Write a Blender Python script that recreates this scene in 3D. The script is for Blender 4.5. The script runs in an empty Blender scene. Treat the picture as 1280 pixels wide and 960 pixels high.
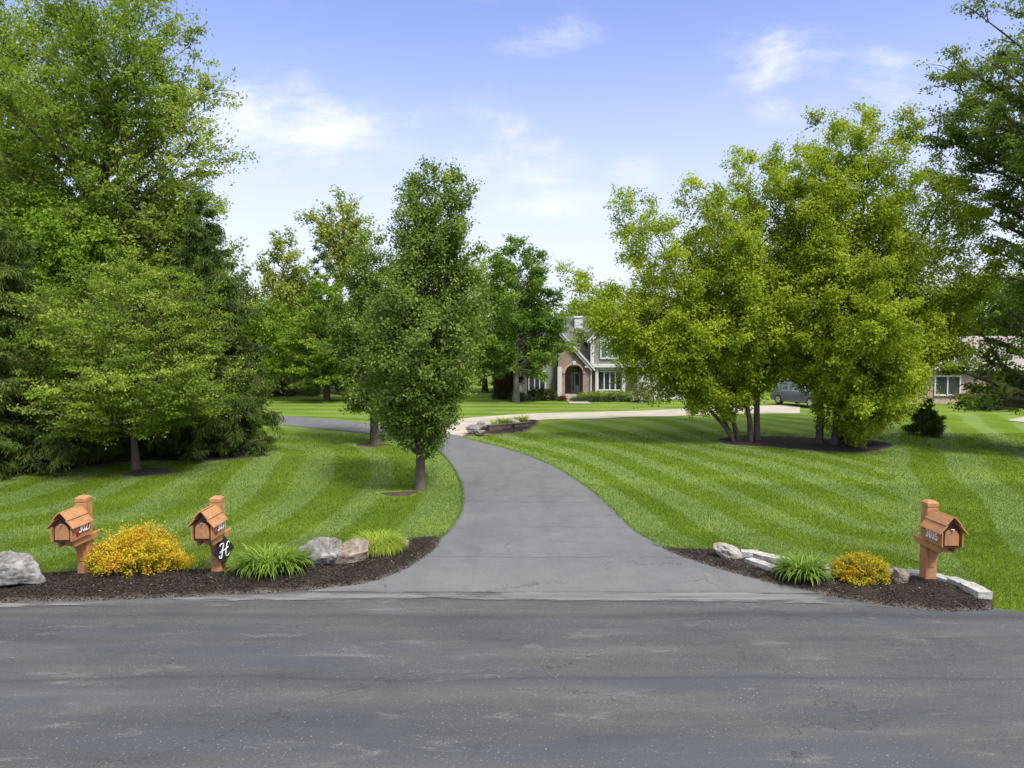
import bpy, bmesh, math, random
import numpy as np
from mathutils import Vector, Matrix, noise as mnoise
from mathutils.geometry import delaunay_2d_cdt

random.seed(7)
RNG = np.random.default_rng(11)
SC = bpy.context.scene
COL = SC.collection
R = math.radians

# ------------------------------------------------------------------ camera numbers
CAM_Z = 4.07
FPX = 888.0
PITCH = math.atan(45.0 / FPX)
CP, SP = math.cos(PITCH), math.sin(PITCH)


def sstep(a, b, v):
    t = np.clip((np.asarray(v, float) - a) / (b - a), 0, 1)
    return t * t * (3 - 2 * t)


def g(x, y):
    """height of the ground"""
    x = np.asarray(x, float); y = np.asarray(y, float)
    return (0.25 * sstep(30, 38, y)
            + 0.30 * np.exp(-((x - 7.0) / 4.0) ** 2 - ((y - 35.2) / 3.0) ** 2))


def slope(py):
    v = (480 - py) / FPX
    return (-SP + CP * v) / (CP + SP * v)


def at(px, py):
    """ground point seen at a place of the photograph"""
    v = (480 - py) / FPX
    u = (px - 640) / FPX
    dy = CP + SP * v; dz = -SP + CP * v
    z = 0.0
    for _ in range(8):
        t = (z - CAM_Z) / dz
        x, y = u * t, dy * t
        z = float(g(x, y))
    return (x, y, z)


def xat(px, y, py=470):
    v = (480 - py) / FPX
    return (px - 640) / FPX * y / (CP + SP * v)


def zat(py, y):
    return CAM_Z + slope(py) * y


# ------------------------------------------------------------------ object helpers
def tag(o, label=None, cat=None, group=None, kind=None):
    if label: o['label'] = label
    if cat: o['category'] = cat
    if group: o['group'] = group
    if kind: o['kind'] = kind
    return o


def root(name, loc, label, cat, group=None):
    o = bpy.data.objects.new(name, None)
    COL.objects.link(o)
    o.location = loc
    o.empty_display_size = 0.2
    return tag(o, label, cat, group)


def link_mesh(name, me, mat, parent=None, loc=None):
    o = bpy.data.objects.new(name, me)
    COL.objects.link(o)
    if mat is not None and not me.materials:
        for m in (mat if isinstance(mat, (list, tuple)) else [mat]):
            me.materials.append(m)
    if parent is not None: o.parent = parent
    if loc is not None: o.location = loc
    return o


def np_mesh(name, V, F, attr=None, smooth=False):
    """mesh from arrays; F is (n,3) or (n,4); attr: dict name -> (domain, values)"""
    V = np.asarray(V, np.float32); F = np.asarray(F, np.int32)
    me = bpy.data.meshes.new(name)
    n, k = F.shape
    me.vertices.add(len(V)); me.vertices.foreach_set('co', V.ravel())
    me.loops.add(n * k); me.loops.foreach_set('vertex_index', F.ravel())
    me.polygons.add(n)
    me.polygons.foreach_set('loop_start', np.arange(0, n * k, k, dtype=np.int32))
    me.polygons.foreach_set('use_smooth', np.full(n, smooth, bool))
    for key, (dom, vals) in (attr or {}).items():
        a = me.attributes.new(key, 'FLOAT', dom)
        a.data.foreach_set('value', np.asarray(vals, np.float32))
    me.update(calc_edges=True)
    return me


class MB:
    """collects simple solids in world coordinates and links them as one mesh"""
    def __init__(self):
        self.v = []; self.f = []

    def add(self, vs, fs):
        b = len(self.v)
        self.v += [tuple(p) for p in vs]
        self.f += [tuple(b + i for i in f) for f in fs]
        return self

    def box(self, x0, x1, y0, y1, z0, z1):
        vs = [(x, y, z) for z in (z0, z1) for y in (y0, y1) for x in (x0, x1)]
        return self.add(vs, [(0, 2, 3, 1), (4, 5, 7, 6), (0, 1, 5, 4), (2, 6, 7, 3), (0, 4, 6, 2), (1, 3, 7, 5)])

    def prism(self, poly, a0, a1, axis='y'):
        """poly in the plane across the axis: axis y -> (x,z); x -> (y,z); z -> (x,y)"""
        n = len(poly)
        def P(p, a):
            if axis == 'y': return (p[0], a, p[1])
            if axis == 'x': return (a, p[0], p[1])
            return (p[0], p[1], a)
        vs = [P(p, a0) for p in poly] + [P(p, a1) for p in poly]
        fs = [tuple(range(n)), tuple(range(2 * n - 1, n - 1, -1))]
        fs += [(i, i + n, (i + 1) % n + n, (i + 1) % n) for i in range(n)]
        return self.add(vs, fs)

    def tube(self, pts, rad, sides=8, cap=True):
        v, f = tube_arrays(np.array(pts, float), np.broadcast_to(rad, (len(pts),)), sides)
        b = len(v)
        fs = [tuple(q) for q in f]
        if cap:
            fs.append(tuple(range(sides))[::-1]); fs.append(tuple(range(b - sides, b)))
        return self.add(v, fs)

    def disc(self, c, r, h, axis='x', n=24, inner=0.0):
        """short cylinder centred on c along the axis"""
        pts = [(math.cos(2 * math.pi * i / n) * r, math.sin(2 * math.pi * i / n) * r) for i in range(n)]
        if axis == 'x':
            return self.prism([(c[1] + a, c[2] + b) for a, b in pts], c[0] - h / 2, c[0] + h / 2, 'x')
        if axis == 'y':
            return self.prism([(c[0] + a, c[2] + b) for a, b in pts], c[1] - h / 2, c[1] + h / 2, 'y')
        return self.prism([(c[0] + a, c[1] + b) for a, b in pts], c[2] - h / 2, c[2] + h / 2, 'z')

    def build(self, name, mat, parent=None, bevel=0.0, smooth=False, origin=None, seg=1):
        o0 = Vector(origin) if origin is not None else (world_loc(parent) if parent else Vector((0, 0, 0)))
        me = bpy.data.meshes.new(name)
        me.from_pydata([tuple(Vector(p) - o0) for p in self.v], [], self.f)
        me.update()
        bm = bmesh.new(); bm.from_mesh(me)
        bmesh.ops.recalc_face_normals(bm, faces=bm.faces)
        if bevel:
            ed = [e for e in bm.edges if len(e.link_faces) == 2 and e.calc_face_angle(0) > 0.5]
            bmesh.ops.bevel(bm, geom=ed, offset=bevel, segments=seg, affect='EDGES', profile=0.5, clamp_overlap=True)
        bm.to_mesh(me); bm.free()
        if smooth:
            for p in me.polygons: p.use_smooth = True
        o = link_mesh(name, me, mat, parent)
        if origin is not None and parent is None: o.location = o0
        return o


def world_loc(o):
    p = Vector((0, 0, 0))
    while o is not None:
        p = p + o.location
        o = o.parent
    return p


def tube_arrays(P, rad, k=6):
    """tube along points P (n,3)"""
    n = len(P)
    T = np.gradient(P, axis=0)
    T /= np.linalg.norm(T, axis=1, keepdims=True) + 1e-9
    ref = np.array([1.0, 0.13, 0.07]) if abs(T[0, 2]) > 0.7 else np.array([0.05, 0.09, 1.0])
    A = np.cross(T, ref); A /= np.linalg.norm(A, axis=1, keepdims=True) + 1e-9
    B = np.cross(T, A)
    ang = np.arange(k) * 2 * math.pi / k
    ring = (A[:, None, :] * np.cos(ang)[None, :, None] + B[:, None, :] * np.sin(ang)[None, :, None])
    V = (P[:, None, :] + ring * np.asarray(rad)[:, None, None]).reshape(-1, 3)
    i = np.arange(n - 1)[:, None] * k; j = np.arange(k)[None, :]
    jn = (j + 1) % k
    F = np.stack([i + j, i + jn, i + k + jn, i + k + j], -1).reshape(-1, 4)
    return V, F


# ------------------------------------------------------------------ polygons
def in_poly(px, py, poly):
    px = np.asarray(px); py = np.asarray(py)
    c = np.zeros(px.shape, bool)
    n = len(poly); j = n - 1
    for i in range(n):
        xi, yi = poly[i][:2]; xj, yj = poly[j][:2]
        if yi != yj:
            c ^= ((yi > py) != (yj > py)) & (px < (xj - xi) * (py - yi) / (yj - yi) + xi)
        j = i
    return c


def smooth_line(pts, n=8):
    """Catmull-Rom through the points"""
    P = [np.array(p[:2], float) for p in pts]
    P = [2 * P[0] - P[1]] + P + [2 * P[-1] - P[-2]]
    out = []
    for i in range(1, len(P) - 2):
        a, b, c, d = P[i - 1:i + 3]
        for t in np.linspace(0, 1, n, endpoint=False):
            out.append(0.5 * ((2 * b) + (c - a) * t + (2 * a - 5 * b + 4 * c - d) * t * t + (3 * b - a - 3 * c + d) * t ** 3))
    out.append(P[-2])
    return [tuple(p) for p in out]


def dist_line(x, y, line):
    """distance to a polyline and signed side"""
    best = np.full(np.shape(x), 1e9)
    for (x0, y0), (x1, y1) in zip(line[:-1], line[1:]):
        dx, dy = x1 - x0, y1 - y0
        L = dx * dx + dy * dy + 1e-12
        t = np.clip(((x - x0) * dx + (y - y0) * dy) / L, 0, 1)
        best = np.minimum(best, np.hypot(x - x0 - t * dx, y - y0 - t * dy))
    return best


def sheet(name, poly, mat, off, step=0.8, bulge=0.0, kind='structure', zfun=None, extra=None):
    """flat sheet that follows the ground"""
    poly = [tuple(map(float, p[:2])) for p in poly]
    xs = [p[0] for p in poly]; ys = [p[1] for p in poly]
    gx, gy = np.meshgrid(np.arange(min(xs) + step * .5, max(xs), step), np.arange(min(ys) + step * .5, max(ys), step))
    gx = gx.ravel() + RNG.uniform(-.2, .2, gx.size) * step; gy = gy.ravel() + RNG.uniform(-.2, .2, gy.size) * step
    m = in_poly(gx, gy, poly)
    gx, gy = gx[m], gy[m]
    d = dist_line(gx, gy, poly + [poly[0]])
    k = d > step * .3
    gx, gy = gx[k], gy[k]
    n = len(poly)
    vs = [Vector(p) for p in poly] + [Vector((a, b)) for a, b in zip(gx, gy)]
    res = delaunay_2d_cdt(vs, [(i, (i + 1) % n) for i in range(n)], [list(range(n))], 1, 1e-5)
    V2 = np.array([(p.x, p.y) for p in res[0]]); tris = [tuple(f) for f in res[2]]
    dd = dist_line(V2[:, 0], V2[:, 1], poly + [poly[0]])
    z = g(V2[:, 0], V2[:, 1]) + off + bulge * (.45 * sstep(0, .18, dd) + .55 * sstep(0, .7, dd))
    if zfun is not None: z = z + zfun(V2[:, 0], V2[:, 1]) * sstep(0, .25, dd)
    me = bpy.data.meshes.new(name)
    me.from_pydata(np.column_stack([V2, z]).tolist(), [], tris)
    a = me.attributes.new('edge', 'FLOAT', 'POINT'); a.data.foreach_set('value', dd.astype(np.float32))
    bm = bmesh.new(); bm.from_mesh(me)
    bmesh.ops.recalc_face_normals(bm, faces=bm.faces)
    if sum(f.normal.z for f in bm.faces) < 0: bmesh.ops.reverse_faces(bm, faces=bm.faces)
    for f in bm.faces: f.smooth = True
    bm.to_mesh(me); bm.free()
    o = link_mesh(name, me, mat)
    if kind: o['kind'] = kind
    return o


# ------------------------------------------------------------------ material helpers
class Nt:
    def __init__(self, name):
        self.m = bpy.data.materials.new(name); self.m.use_nodes = True
        self.nt = self.m.node_tree
        self.nt.nodes.clear()
        self.out = self.n('ShaderNodeOutputMaterial')

    def n(self, t, **kw):
        o = self.nt.nodes.new(t)
        for k, v in kw.items(): setattr(o, k, v)
        return o

    def set(self, sock, v):
        if hasattr(v, 'links') or isinstance(v, bpy.types.NodeSocket): self.nt.links.new(v, sock)
        elif v is not None:
            if isinstance(v, (tuple, list)) and len(v) == 3 and sock.type == 'RGBA': v = (*v, 1)
            sock.default_value = v

    def coord(self, which='Object'):
        return self.n('ShaderNodeTexCoord').outputs[which]

    def pos(self):
        return self.n('ShaderNodeNewGeometry').outputs['Position']

    def mapv(self, v, scale=(1, 1, 1), rot=(0, 0, 0), loc=(0, 0, 0)):
        o = self.n('ShaderNodeMapping'); self.set(o.inputs['Vector'], v)
        o.inputs['Scale'].default_value = scale; o.inputs['Rotation'].default_value = rot; o.inputs['Location'].default_value = loc
        return o.outputs[0]

    def noise(self, v, scale=1, detail=4, rough=.55, dist=0., col=False):
        o = self.n('ShaderNodeTexNoise'); self.set(o.inputs['Vector'], v)
        o.inputs['Scale'].default_value = scale; o.inputs['Detail'].default_value = detail
        o.inputs['Roughness'].default_value = rough; o.inputs['Distortion'].default_value = dist
        return o.outputs['Color' if col else 0]

    def voro(self, v, scale=1, feature='F1', out=0, rnd=1.0):
        o = self.n('ShaderNodeTexVoronoi', feature=feature); self.set(o.inputs['Vector'], v)
        o.inputs['Scale'].default_value = scale; o.inputs['Randomness'].default_value = rnd
        return o.outputs[out]

    def ramp(self, f, stops, interp='LINEAR'):
        o = self.n('ShaderNodeValToRGB'); o.color_ramp.interpolation = interp
        e = o.color_ramp.elements
        while len(e) < len(stops): e.new(.5)
        for el, (p, c) in zip(e, stops):
            el.position = p
            c = (c, c, c) if isinstance(c, (int, float)) else c
            el.color = (*c, 1)
        self.set(o.inputs[0], f)
        return o.outputs[0]

    def mix(self, f, a, b, mode='MIX'):
        o = self.n('ShaderNodeMix', data_type='RGBA', blend_type=mode)
        self.set(o.inputs[0], f); self.set(o.inputs[6], a); self.set(o.inputs[7], b)
        return o.outputs[2]

    def math(self, op, a, b=None, c=None, clamp=False):
        o = self.n('ShaderNodeMath', operation=op, use_clamp=clamp)
        self.set(o.inputs[0], a)
        if b is not None: self.set(o.inputs[1], b)
        if c is not None: self.set(o.inputs[2], c)
        return o.outputs[0]

    def smooth(self, v, a, b, lo=0., hi=1.):
        o = self.n('ShaderNodeMapRange', interpolation_type='SMOOTHSTEP')
        self.set(o.inputs['Value'], v)
        for k, q in zip(('From Min', 'From Max', 'To Min', 'To Max'), (a, b, lo, hi)): self.set(o.inputs[k], q)
        return o.outputs[0]

    def attr(self, name):
        return self.n('ShaderNodeAttribute', attribute_name=name).outputs['Fac']

    def sep(self, v):
        o = self.n('ShaderNodeSeparateXYZ'); self.set(o.inputs[0], v); return o.outputs

    def comb(self, x=0., y=0., z=0.):
        o = self.n('ShaderNodeCombineXYZ')
        for s, q in zip(o.inputs, (x, y, z)): self.set(s, q)
        return o.outputs[0]

    def bump(self, h, strength=.5, dist=.02):
        o = self.n('ShaderNodeBump'); self.set(o.inputs['Height'], h)
        o.inputs['Strength'].default_value = strength; o.inputs['Distance'].default_value = dist
        return o.outputs[0]

    def pbr(self, col, rough=.7, normal=None, spec=.5, metal=0., **kw):
        o = self.n('ShaderNodeBsdfPrincipled')
        self.set(o.inputs['Base Color'], col); self.set(o.inputs['Roughness'], rough)
        self.set(o.inputs['Specular IOR Level'], spec); self.set(o.inputs['Metallic'], metal)
        if normal is not None: self.set(o.inputs['Normal'], normal)
        for k, v in kw.items(): self.set(o.inputs[k], v)
        return o.outputs[0]

    def done(self, sh):
        self.nt.links.new(sh, self.out.inputs[0]); return self.m
# ------------------------------------------------------------------ materials
def m_plain(name, col, rough=.6, spec=.4, metal=0., var=.12, scale=12, bump=0.0):
    m = Nt(name); c = m.coord()
    f = m.noise(c, scale, 5)
    lo = tuple(v * (1 - var) for v in col); hi = tuple(min(1, v * (1 + var)) for v in col)
    nrm = m.bump(f, bump, .01) if bump else None
    return m.done(m.pbr(m.ramp(f, [(.3, lo), (.7, hi)]), rough, nrm, spec, metal))


def m_leaf(name, dark, light, tip=None, trans=.32, rough=.5, spec=.3):
    """leaf colour by the leaf's own tone: old leaves dark, young leaves light"""
    m = Nt(name)
    t = m.attr('tone')
    stops = [(0.0, dark), (.75, light)]
    if tip: stops.append((1.0, tip))
    c = m.ramp(t, stops)
    tc = m.mix(.5, c, m.mix(1.0, c, (1.25, 1.25, .55), 'MULTIPLY'))
    p = m.pbr(c, rough, None, spec)
    tr = m.n('ShaderNodeBsdfTranslucent'); m.set(tr.inputs[0], tc)
    mx = m.n('ShaderNodeMixShader'); mx.inputs[0].default_value = trans
    m.nt.links.new(p, mx.inputs[1]); m.nt.links.new(tr.outputs[0], mx.inputs[2])
    return m.done(mx.outputs[0])


def m_bark(name, a, b):
    m = Nt(name); c = m.mapv(m.coord(), (6, 6, 1.2))
    f = m.noise(c, 3, 6, .65)
    f2 = m.noise(m.coord(), 1.5, 3)
    col = m.mix(m.ramp(f2, [(.4, 0.), (.65, 1.)]), m.ramp(f, [(.3, a), (.7, b)]), tuple(v * .8 for v in b))
    return m.done(m.pbr(col, .9, m.bump(f, .8, .03), .2))


def m_asphalt(name, lo, hi, road=False):
    m = Nt(name); p = m.pos(); s = m.sep(p)
    big = m.noise(m.mapv(p, (.11, 1.0, 1)), 1.15, 7, .66)              # long worn bands
    mid = m.noise(m.mapv(p, (.5, 1.3, 1)), 1.3, 6, .65)
    blot = m.noise(p, .55, 5, .6)
    fine = m.noise(p, 55, 3, .7)
    grit = m.noise(p, 160, 2, .7)
    if road:
        f = m.math('MULTIPLY_ADD', big, .52, m.math('MULTIPLY_ADD', mid, .26, m.math('MULTIPLY', blot, .22)))
    else:
        f = m.math('MULTIPLY_ADD', blot, .6, m.math('MULTIPLY', m.noise(p, 2.2, 5), .4))
    c = m.ramp(f, [(.38, lo), (.50, tuple((a + b) / 2 for a, b in zip(lo, hi))), (.61, hi)])
    c = m.mix(m.ramp(fine, [(.34, .5), (.56, 0.)]), c, tuple(v * .62 for v in lo))
    c = m.mix(m.ramp(grit, [(.55, 0.), (.70, .55)]), c, tuple(min(1, v * 1.9) for v in hi))
    if road:
        seal = m.noise(m.mapv(p, (.10, .55, 1), loc=(7, 2, 0)), 1.3, 5, .6, .3)
        c = m.mix(m.ramp(seal, [(.50, 0.), (.60, .6)]), c, (.055, .060, .072))
    # pale dusty worn patches
    if road:
        pat = m.noise(m.mapv(p, (.55, 2.1, 1), loc=(3.1, 1.7, 0)), 1.25, 7, .72, .4)
        c = m.mix(m.math('MULTIPLY', m.ramp(pat, [(.57, 0.), (.70, .75)]), m.ramp(m.noise(p, 42, 4, .75), [(.42, .08), (.60, 1.)])), c, (.235, .23, .20))
        spk = m.noise(p, 34, 2, .5); spm = m.noise(p, .9, 3)
        c = m.mix(m.math('MULTIPLY', m.ramp(spk, [(.66, 0.), (.72, .6)]), m.ramp(spm, [(.35, .25), (.65, 1.)])), c, (.36, .34, .30))
        # dark sealed track along the road and tyre scuffs
        for yy, w, k in ((10.62, .20, .40), (8.55, .07, .35), (9.75, .16, .18)):
            wob = m.math('MULTIPLY_ADD', m.noise(m.mapv(p, (.25, .1, 1), loc=(yy, 0, 0)), 1, 3), .55, -.27)
            d = m.math('ABSOLUTE', m.math('SUBTRACT', m.math('ADD', s[1], wob), yy))
            c = m.mix(m.smooth(d, 0., w, k, 0.), c, tuple(v * .62 for v in lo))
    if not road:
        near = m.smooth(s[1], 13.4, 12.2, 0., 1.)
        cb = m.ramp(m.noise(p, 7.5, 6, .75), [(.60, 0.), (.68, .65)])
        c = m.mix(m.math('MULTIPLY', m.math('MULTIPLY', cb, m.ramp(m.noise(p, 1.1, 3), [(.48, 0.), (.6, 1.)])), m.smooth(s[1], 15., 13.2, .15, 1.)), c, (.05, .044, .038))
        c = m.mix(m.math('MULTIPLY', near, .12), c, (.20, .195, .18))
        trk = m.noise(m.mapv(p, (1.1, .12, 1)), 1.4, 4, .6)
        c = m.mix(m.ramp(trk, [(.52, 0.), (.66, .35)]), c, tuple(v * .72 for v in lo))
    # cracks
    warp = m.n('ShaderNodeVectorMath', operation='ADD')
    sc = m.n('ShaderNodeVectorMath', operation='SCALE'); m.set(sc.inputs[0], m.noise(p, 1.1, 5, .65, col=True)); sc.inputs['Scale'].default_value = .9
    m.set(warp.inputs[0], m.mapv(p, (.55, .8, 1)) if road else p); m.set(warp.inputs[1], sc.outputs[0])
    cr = m.voro(warp.outputs[0], .42 if road else .5, 'DISTANCE_TO_EDGE')
    msk = m.ramp(m.noise(p, .33, 3), [(.46, 0.), (.54, 1.)])
    crack = m.math('MULTIPLY', m.smooth(cr, .0012, .0045, 1., 0.), msk)
    if not road:
        for yy, x0 in ((13.62, 0), (15.9, 1.3), (18.6, 4.1), (19.3, 7.)):
            wob = m.math('MULTIPLY_ADD', m.noise(m.mapv(p, (.8, .1, 1), loc=(yy + x0, 0, 0)), 1.2, 5, .6), .5, -.25)
            d = m.math('ABSOLUTE', m.math('SUBTRACT', m.math('ADD', s[1], wob), yy))
            k = m.math('MULTIPLY', m.smooth(d, .007, .026, 1., 0.), m.ramp(m.noise(m.mapv(p, (.6, .1, 1), loc=(x0, yy, 0)), 1, 2), [(.38, .2), (.5, 1.)]))
            crack = m.math('MAXIMUM', crack, k)
    c = m.mix(m.math('MULTIPLY', crack, .7), c, (.035, .033, .032))
    h = m.math('SUBTRACT', m.math('MULTIPLY_ADD', fine, .5, grit), crack)
    return m.done(m.pbr(c, .88, m.bump(h, .35, .008), .3))


def m_shoulder():
    m = Nt('worn_grey_edge'); p = m.pos()
    e = m.attr('edge')
    st = m.noise(m.mapv(p, (.35, 5.0, 1)), 1.2, 6, .7)
    fine = m.noise(p, 70, 3, .7)
    c = m.ramp(st, [(.38, (.105, .108, .108)), (.52, (.16, .16, .15)), (.66, (.215, .21, .195))])
    c = m.mix(m.ramp(fine, [(.35, .45), (.6, 0.)]), c, (.10, .10, .10))
    a = m.math('ADD', m.math('MULTIPLY', e, 5.0), m.math('MULTIPLY_ADD', m.noise(m.mapv(p, (.5, 3, 1)), 2.2, 6, .7), 2.4, -1.5))
    a = m.smooth(a, 0., .75)
    b = m.pbr(c, .9, m.bump(fine, .3, .006), .25)
    t = m.n('ShaderNodeBsdfTransparent'); mx = m.n('ShaderNodeMixShader')
    m.set(mx.inputs[0], a); m.nt.links.new(t.outputs[0], mx.inputs[1]); m.nt.links.new(b, mx.inputs[2])
    return m.done(mx.outputs[0])


def m_concrete():
    m = Nt('tan_concrete'); p = m.pos()
    f = m.noise(p, .8, 6); fine = m.noise(p, 40, 3)
    c = m.ramp(f, [(.35, (.34, .30, .24)), (.65, (.43, .385, .315))])
    c = m.mix(m.ramp(fine, [(.4, .25), (.6, 0.)]), c, (.25, .21, .17))
    s = m.sep(p)
    j = m.math('PINGPONG', m.math('ADD', s[0], 100.), 1.6)
    c = m.mix(m.smooth(j, .0, .03, .6, 0.), c, (.22, .19, .16))
    return m.done(m.pbr(c, .9, m.bump(fine, .2, .005), .3))


def lawn_nodes(m, s, p):
    n1 = m.noise(p, .42, 5, .6)
    n2 = m.noise(p, 2.6, 5, .65)
    n3 = m.noise(p, 22, 4, .7)
    q = m.math('ADD', m.math('MULTIPLY', s, .62), m.math('MULTIPLY_ADD', n2, 1.0, -.0))          # mowing stripes: sheen of leaning blades put into the colour
    olive = m.ramp(m.math('MULTIPLY_ADD', n3, .7, m.math('MULTIPLY', n1, .4)), [(.3, (.062, .108, .008)), (.55, (.102, .162, .013)), (.75, (.155, .215, .026))])
    silver = m.ramp(m.math('MULTIPLY_ADD', n3, .7, m.math('MULTIPLY', n1, .4)), [(.3, (.095, .150, .027)), (.55, (.142, .208, .048)), (.75, (.210, .275, .090))])
    c = m.mix(m.smooth(q, .18, .85), olive, silver)
    c = m.mix(m.ramp(n1, [(.50, 0.), (.68, .45)]), c, (.17, .235, .018))
    dry = m.noise(p, .75, 6, .7, .3)
    c = m.mix(m.ramp(dry, [(.62, 0.), (.76, .5)]), c, (.30, .28, .12))
    return c, n3


def m_lawn():
    m = Nt('mown_lawn'); p = m.pos()
    c, n3 = lawn_nodes(m, m.attr('stripe'), p)
    b = m.noise(m.mapv(p, (1, 1, .4)), 75, 3, .7)
    return m.done(m.pbr(c, .85, m.bump(m.math('ADD', b, n3), .55, .035), .04))


def m_blade():
    m = Nt('grass_blade'); p = m.pos()
    c, n3 = lawn_nodes(m, m.attr('stripe'), p)
    t = m.attr('tone')
    c = m.mix(m.ramp(t, [(0., .3), (.5, 0.)]), c, (.06, .11, .012))
    c = m.mix(m.ramp(t, [(.6, 0.), (1., .35)]), c, (.24, .32, .10))
    pb = m.pbr(c, .7, None, .08)
    tr = m.n('ShaderNodeBsdfTranslucent'); m.set(tr.inputs[0], c)
    mx = m.n('ShaderNodeMixShader'); mx.inputs[0].default_value = .35
    m.nt.links.new(pb, mx.inputs[1]); m.nt.links.new(tr.outputs[0], mx.inputs[2])
    return m.done(mx.outputs[0])


def m_mulch(name='dark_mulch', k=1.0, edge=True):
    m = Nt(name); p = m.pos()
    a = m.noise(p, 28, 5, .75); b = m.voro(p, 38); d = m.noise(p, 2.2, 4)
    c = m.ramp(a, [(.3, (.014 * k, .0115 * k, .0095 * k)), (.55, (.036 * k, .029 * k, .024 * k)), (.75, (.08 * k, .064 * k, .052 * k))])
    c = m.mix(m.ramp(d, [(.45, 0.), (.7, .35)]), c, (.075 * k, .058 * k, .043 * k))
    if edge:
        e = m.attr('edge')
        q = m.math('ADD', e, m.math('MULTIPLY_ADD', m.noise(p, 3.5, 4), .3, -.15))
        c = m.mix(m.smooth(q, .0, .22, .75, 0.), c, (.17, .145, .12))
    return m.done(m.pbr(c, .95, m.bump(m.math('ADD', a, b), .8, .03), .1))


def m_tone(name, stops, rough=.9, spec=.1):
    m = Nt(name)
    return m.done(m.pbr(m.ramp(m.attr('tone'), stops), rough, None, spec))


def m_wood(name, col):
    m = Nt(name); c = m.coord()
    f = m.noise(m.mapv(c, (9, 2.2, 2.2)), 3.2, 6, .6, .6)
    big = m.noise(c, 2.1, 4)
    v = tuple(x * .70 for x in col); w = tuple(min(1, x * 1.18) for x in col)
    k = m.ramp(f, [(.28, v), (.5, col), (.72, w)])
    k = m.mix(m.ramp(big, [(.46, 0.), (.72, .5)]), k, tuple(x * .55 for x in col))
    k = m.mix(m.ramp(m.noise(m.mapv(c, (3, 3, 14)), 1.4, 6, .7), [(.52, 0.), (.72, .4)]), k, (.20, .15, .11))
    kn = m.voro(c, 3.2)
    k = m.mix(m.smooth(kn, .03, .06, .6, 0.), k, tuple(x * .35 for x in col))
    return m.done(m.pbr(k, .68, m.bump(f, .18, .006), .3))


def m_rock(name, a, b, c3):
    m = Nt(name); c = m.coord()
    f = m.noise(c, 2.6, 8, .68, .5); e = m.noise(c, 12, 6, .7); st = m.noise(m.mapv(c, (1, 1, 4), rot=(.5, .3, 0)), 2.2, 6, .7)
    k = m.ramp(f, [(.3, a), (.5, b), (.7, c3)])
    k = m.mix(m.ramp(e, [(.36, .7), (.55, 0.)]), k, tuple(x * .45 for x in a))
    k = m.mix(m.ramp(st, [(.55, 0.), (.7, .5)]), k, c3)
    h = m.math('ADD', m.math('ADD', f, m.math('MULTIPLY', e, .5)), st)
    return m.done(m.pbr(k, .9, m.bump(h, .9, .05), .2))


def m_brick(name, c1, c2, mortar):
    m = Nt(name); s = m.sep(m.coord())
    u = m.math('ADD', s[0], s[1])
    b = m.n('ShaderNodeTexBrick'); m.set(b.inputs['Vector'], m.comb(u, s[2], 0.))
    for k, v in (('Color1', c1), ('Color2', c2), ('Mortar', mortar)): m.set(b.inputs[k], v)
    b.inputs['Scale'].default_value = 1.0; b.inputs['Brick Width'].default_value = .22; b.inputs['Row Height'].default_value = .075
    b.inputs['Mortar Size'].default_value = .008
    n = m.noise(m.coord(), 3, 5)
    c = m.mix(m.ramp(n, [(.35, .4), (.6, 0.)]), b.outputs[0], tuple(x * .5 for x in c1))
    return m.done(m.pbr(c, .9, m.bump(b.outputs[1], -.4, .01), .2))


def m_siding(name, col):
    m = Nt(name); s = m.sep(m.coord())
    w = m.math('FRACT', m.math('MULTIPLY', s[2], 1 / .15))
    n = m.noise(m.coord(), 5, 4)
    c = m.ramp(n, [(.3, tuple(x * .92 for x in col)), (.7, tuple(x * 1.06 for x in col))])
    c = m.mix(m.smooth(w, .0, .13, .55, 0.), c, tuple(x * .4 for x in col))
    return m.done(m.pbr(c, .75, m.bump(w, -.6, .02), .25))


def m_shingle(name, a, b):
    m = Nt(name); s = m.sep(m.coord())
    br = m.n('ShaderNodeTexBrick'); m.set(br.inputs['Vector'], m.comb(m.math('ADD', s[0], m.math('MULTIPLY', s[1], .35)), s[2], 0.))
    for k, v in (('Color1', a), ('Color2', b), ('Mortar', tuple(x * .45 for x in a))): m.set(br.inputs[k], v)
    br.inputs['Scale'].default_value = 1.; br.inputs['Brick Width'].default_value = .32; br.inputs['Row Height'].default_value = .11; br.inputs['Mortar Size'].default_value = .006
    n = m.noise(m.coord(), 7, 6, .7)
    c = m.mix(m.ramp(n, [(.35, .5), (.65, 0.)]), br.outputs[0], tuple(x * .62 for x in a))
    return m.done(m.pbr(c, .92, m.bump(br.outputs[1], -.4, .012), .2))


def m_glass(name, col=(.02, .025, .028)):
    m = Nt(name)
    f = m.noise(m.mapv(m.coord(), (1, 1, .35)), 2.2, 3)
    c = m.ramp(f, [(.4, col), (.7, tuple(x * 2.6 + .01 for x in col))])
    return m.done(m.pbr(c, .06, None, .6))


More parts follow.
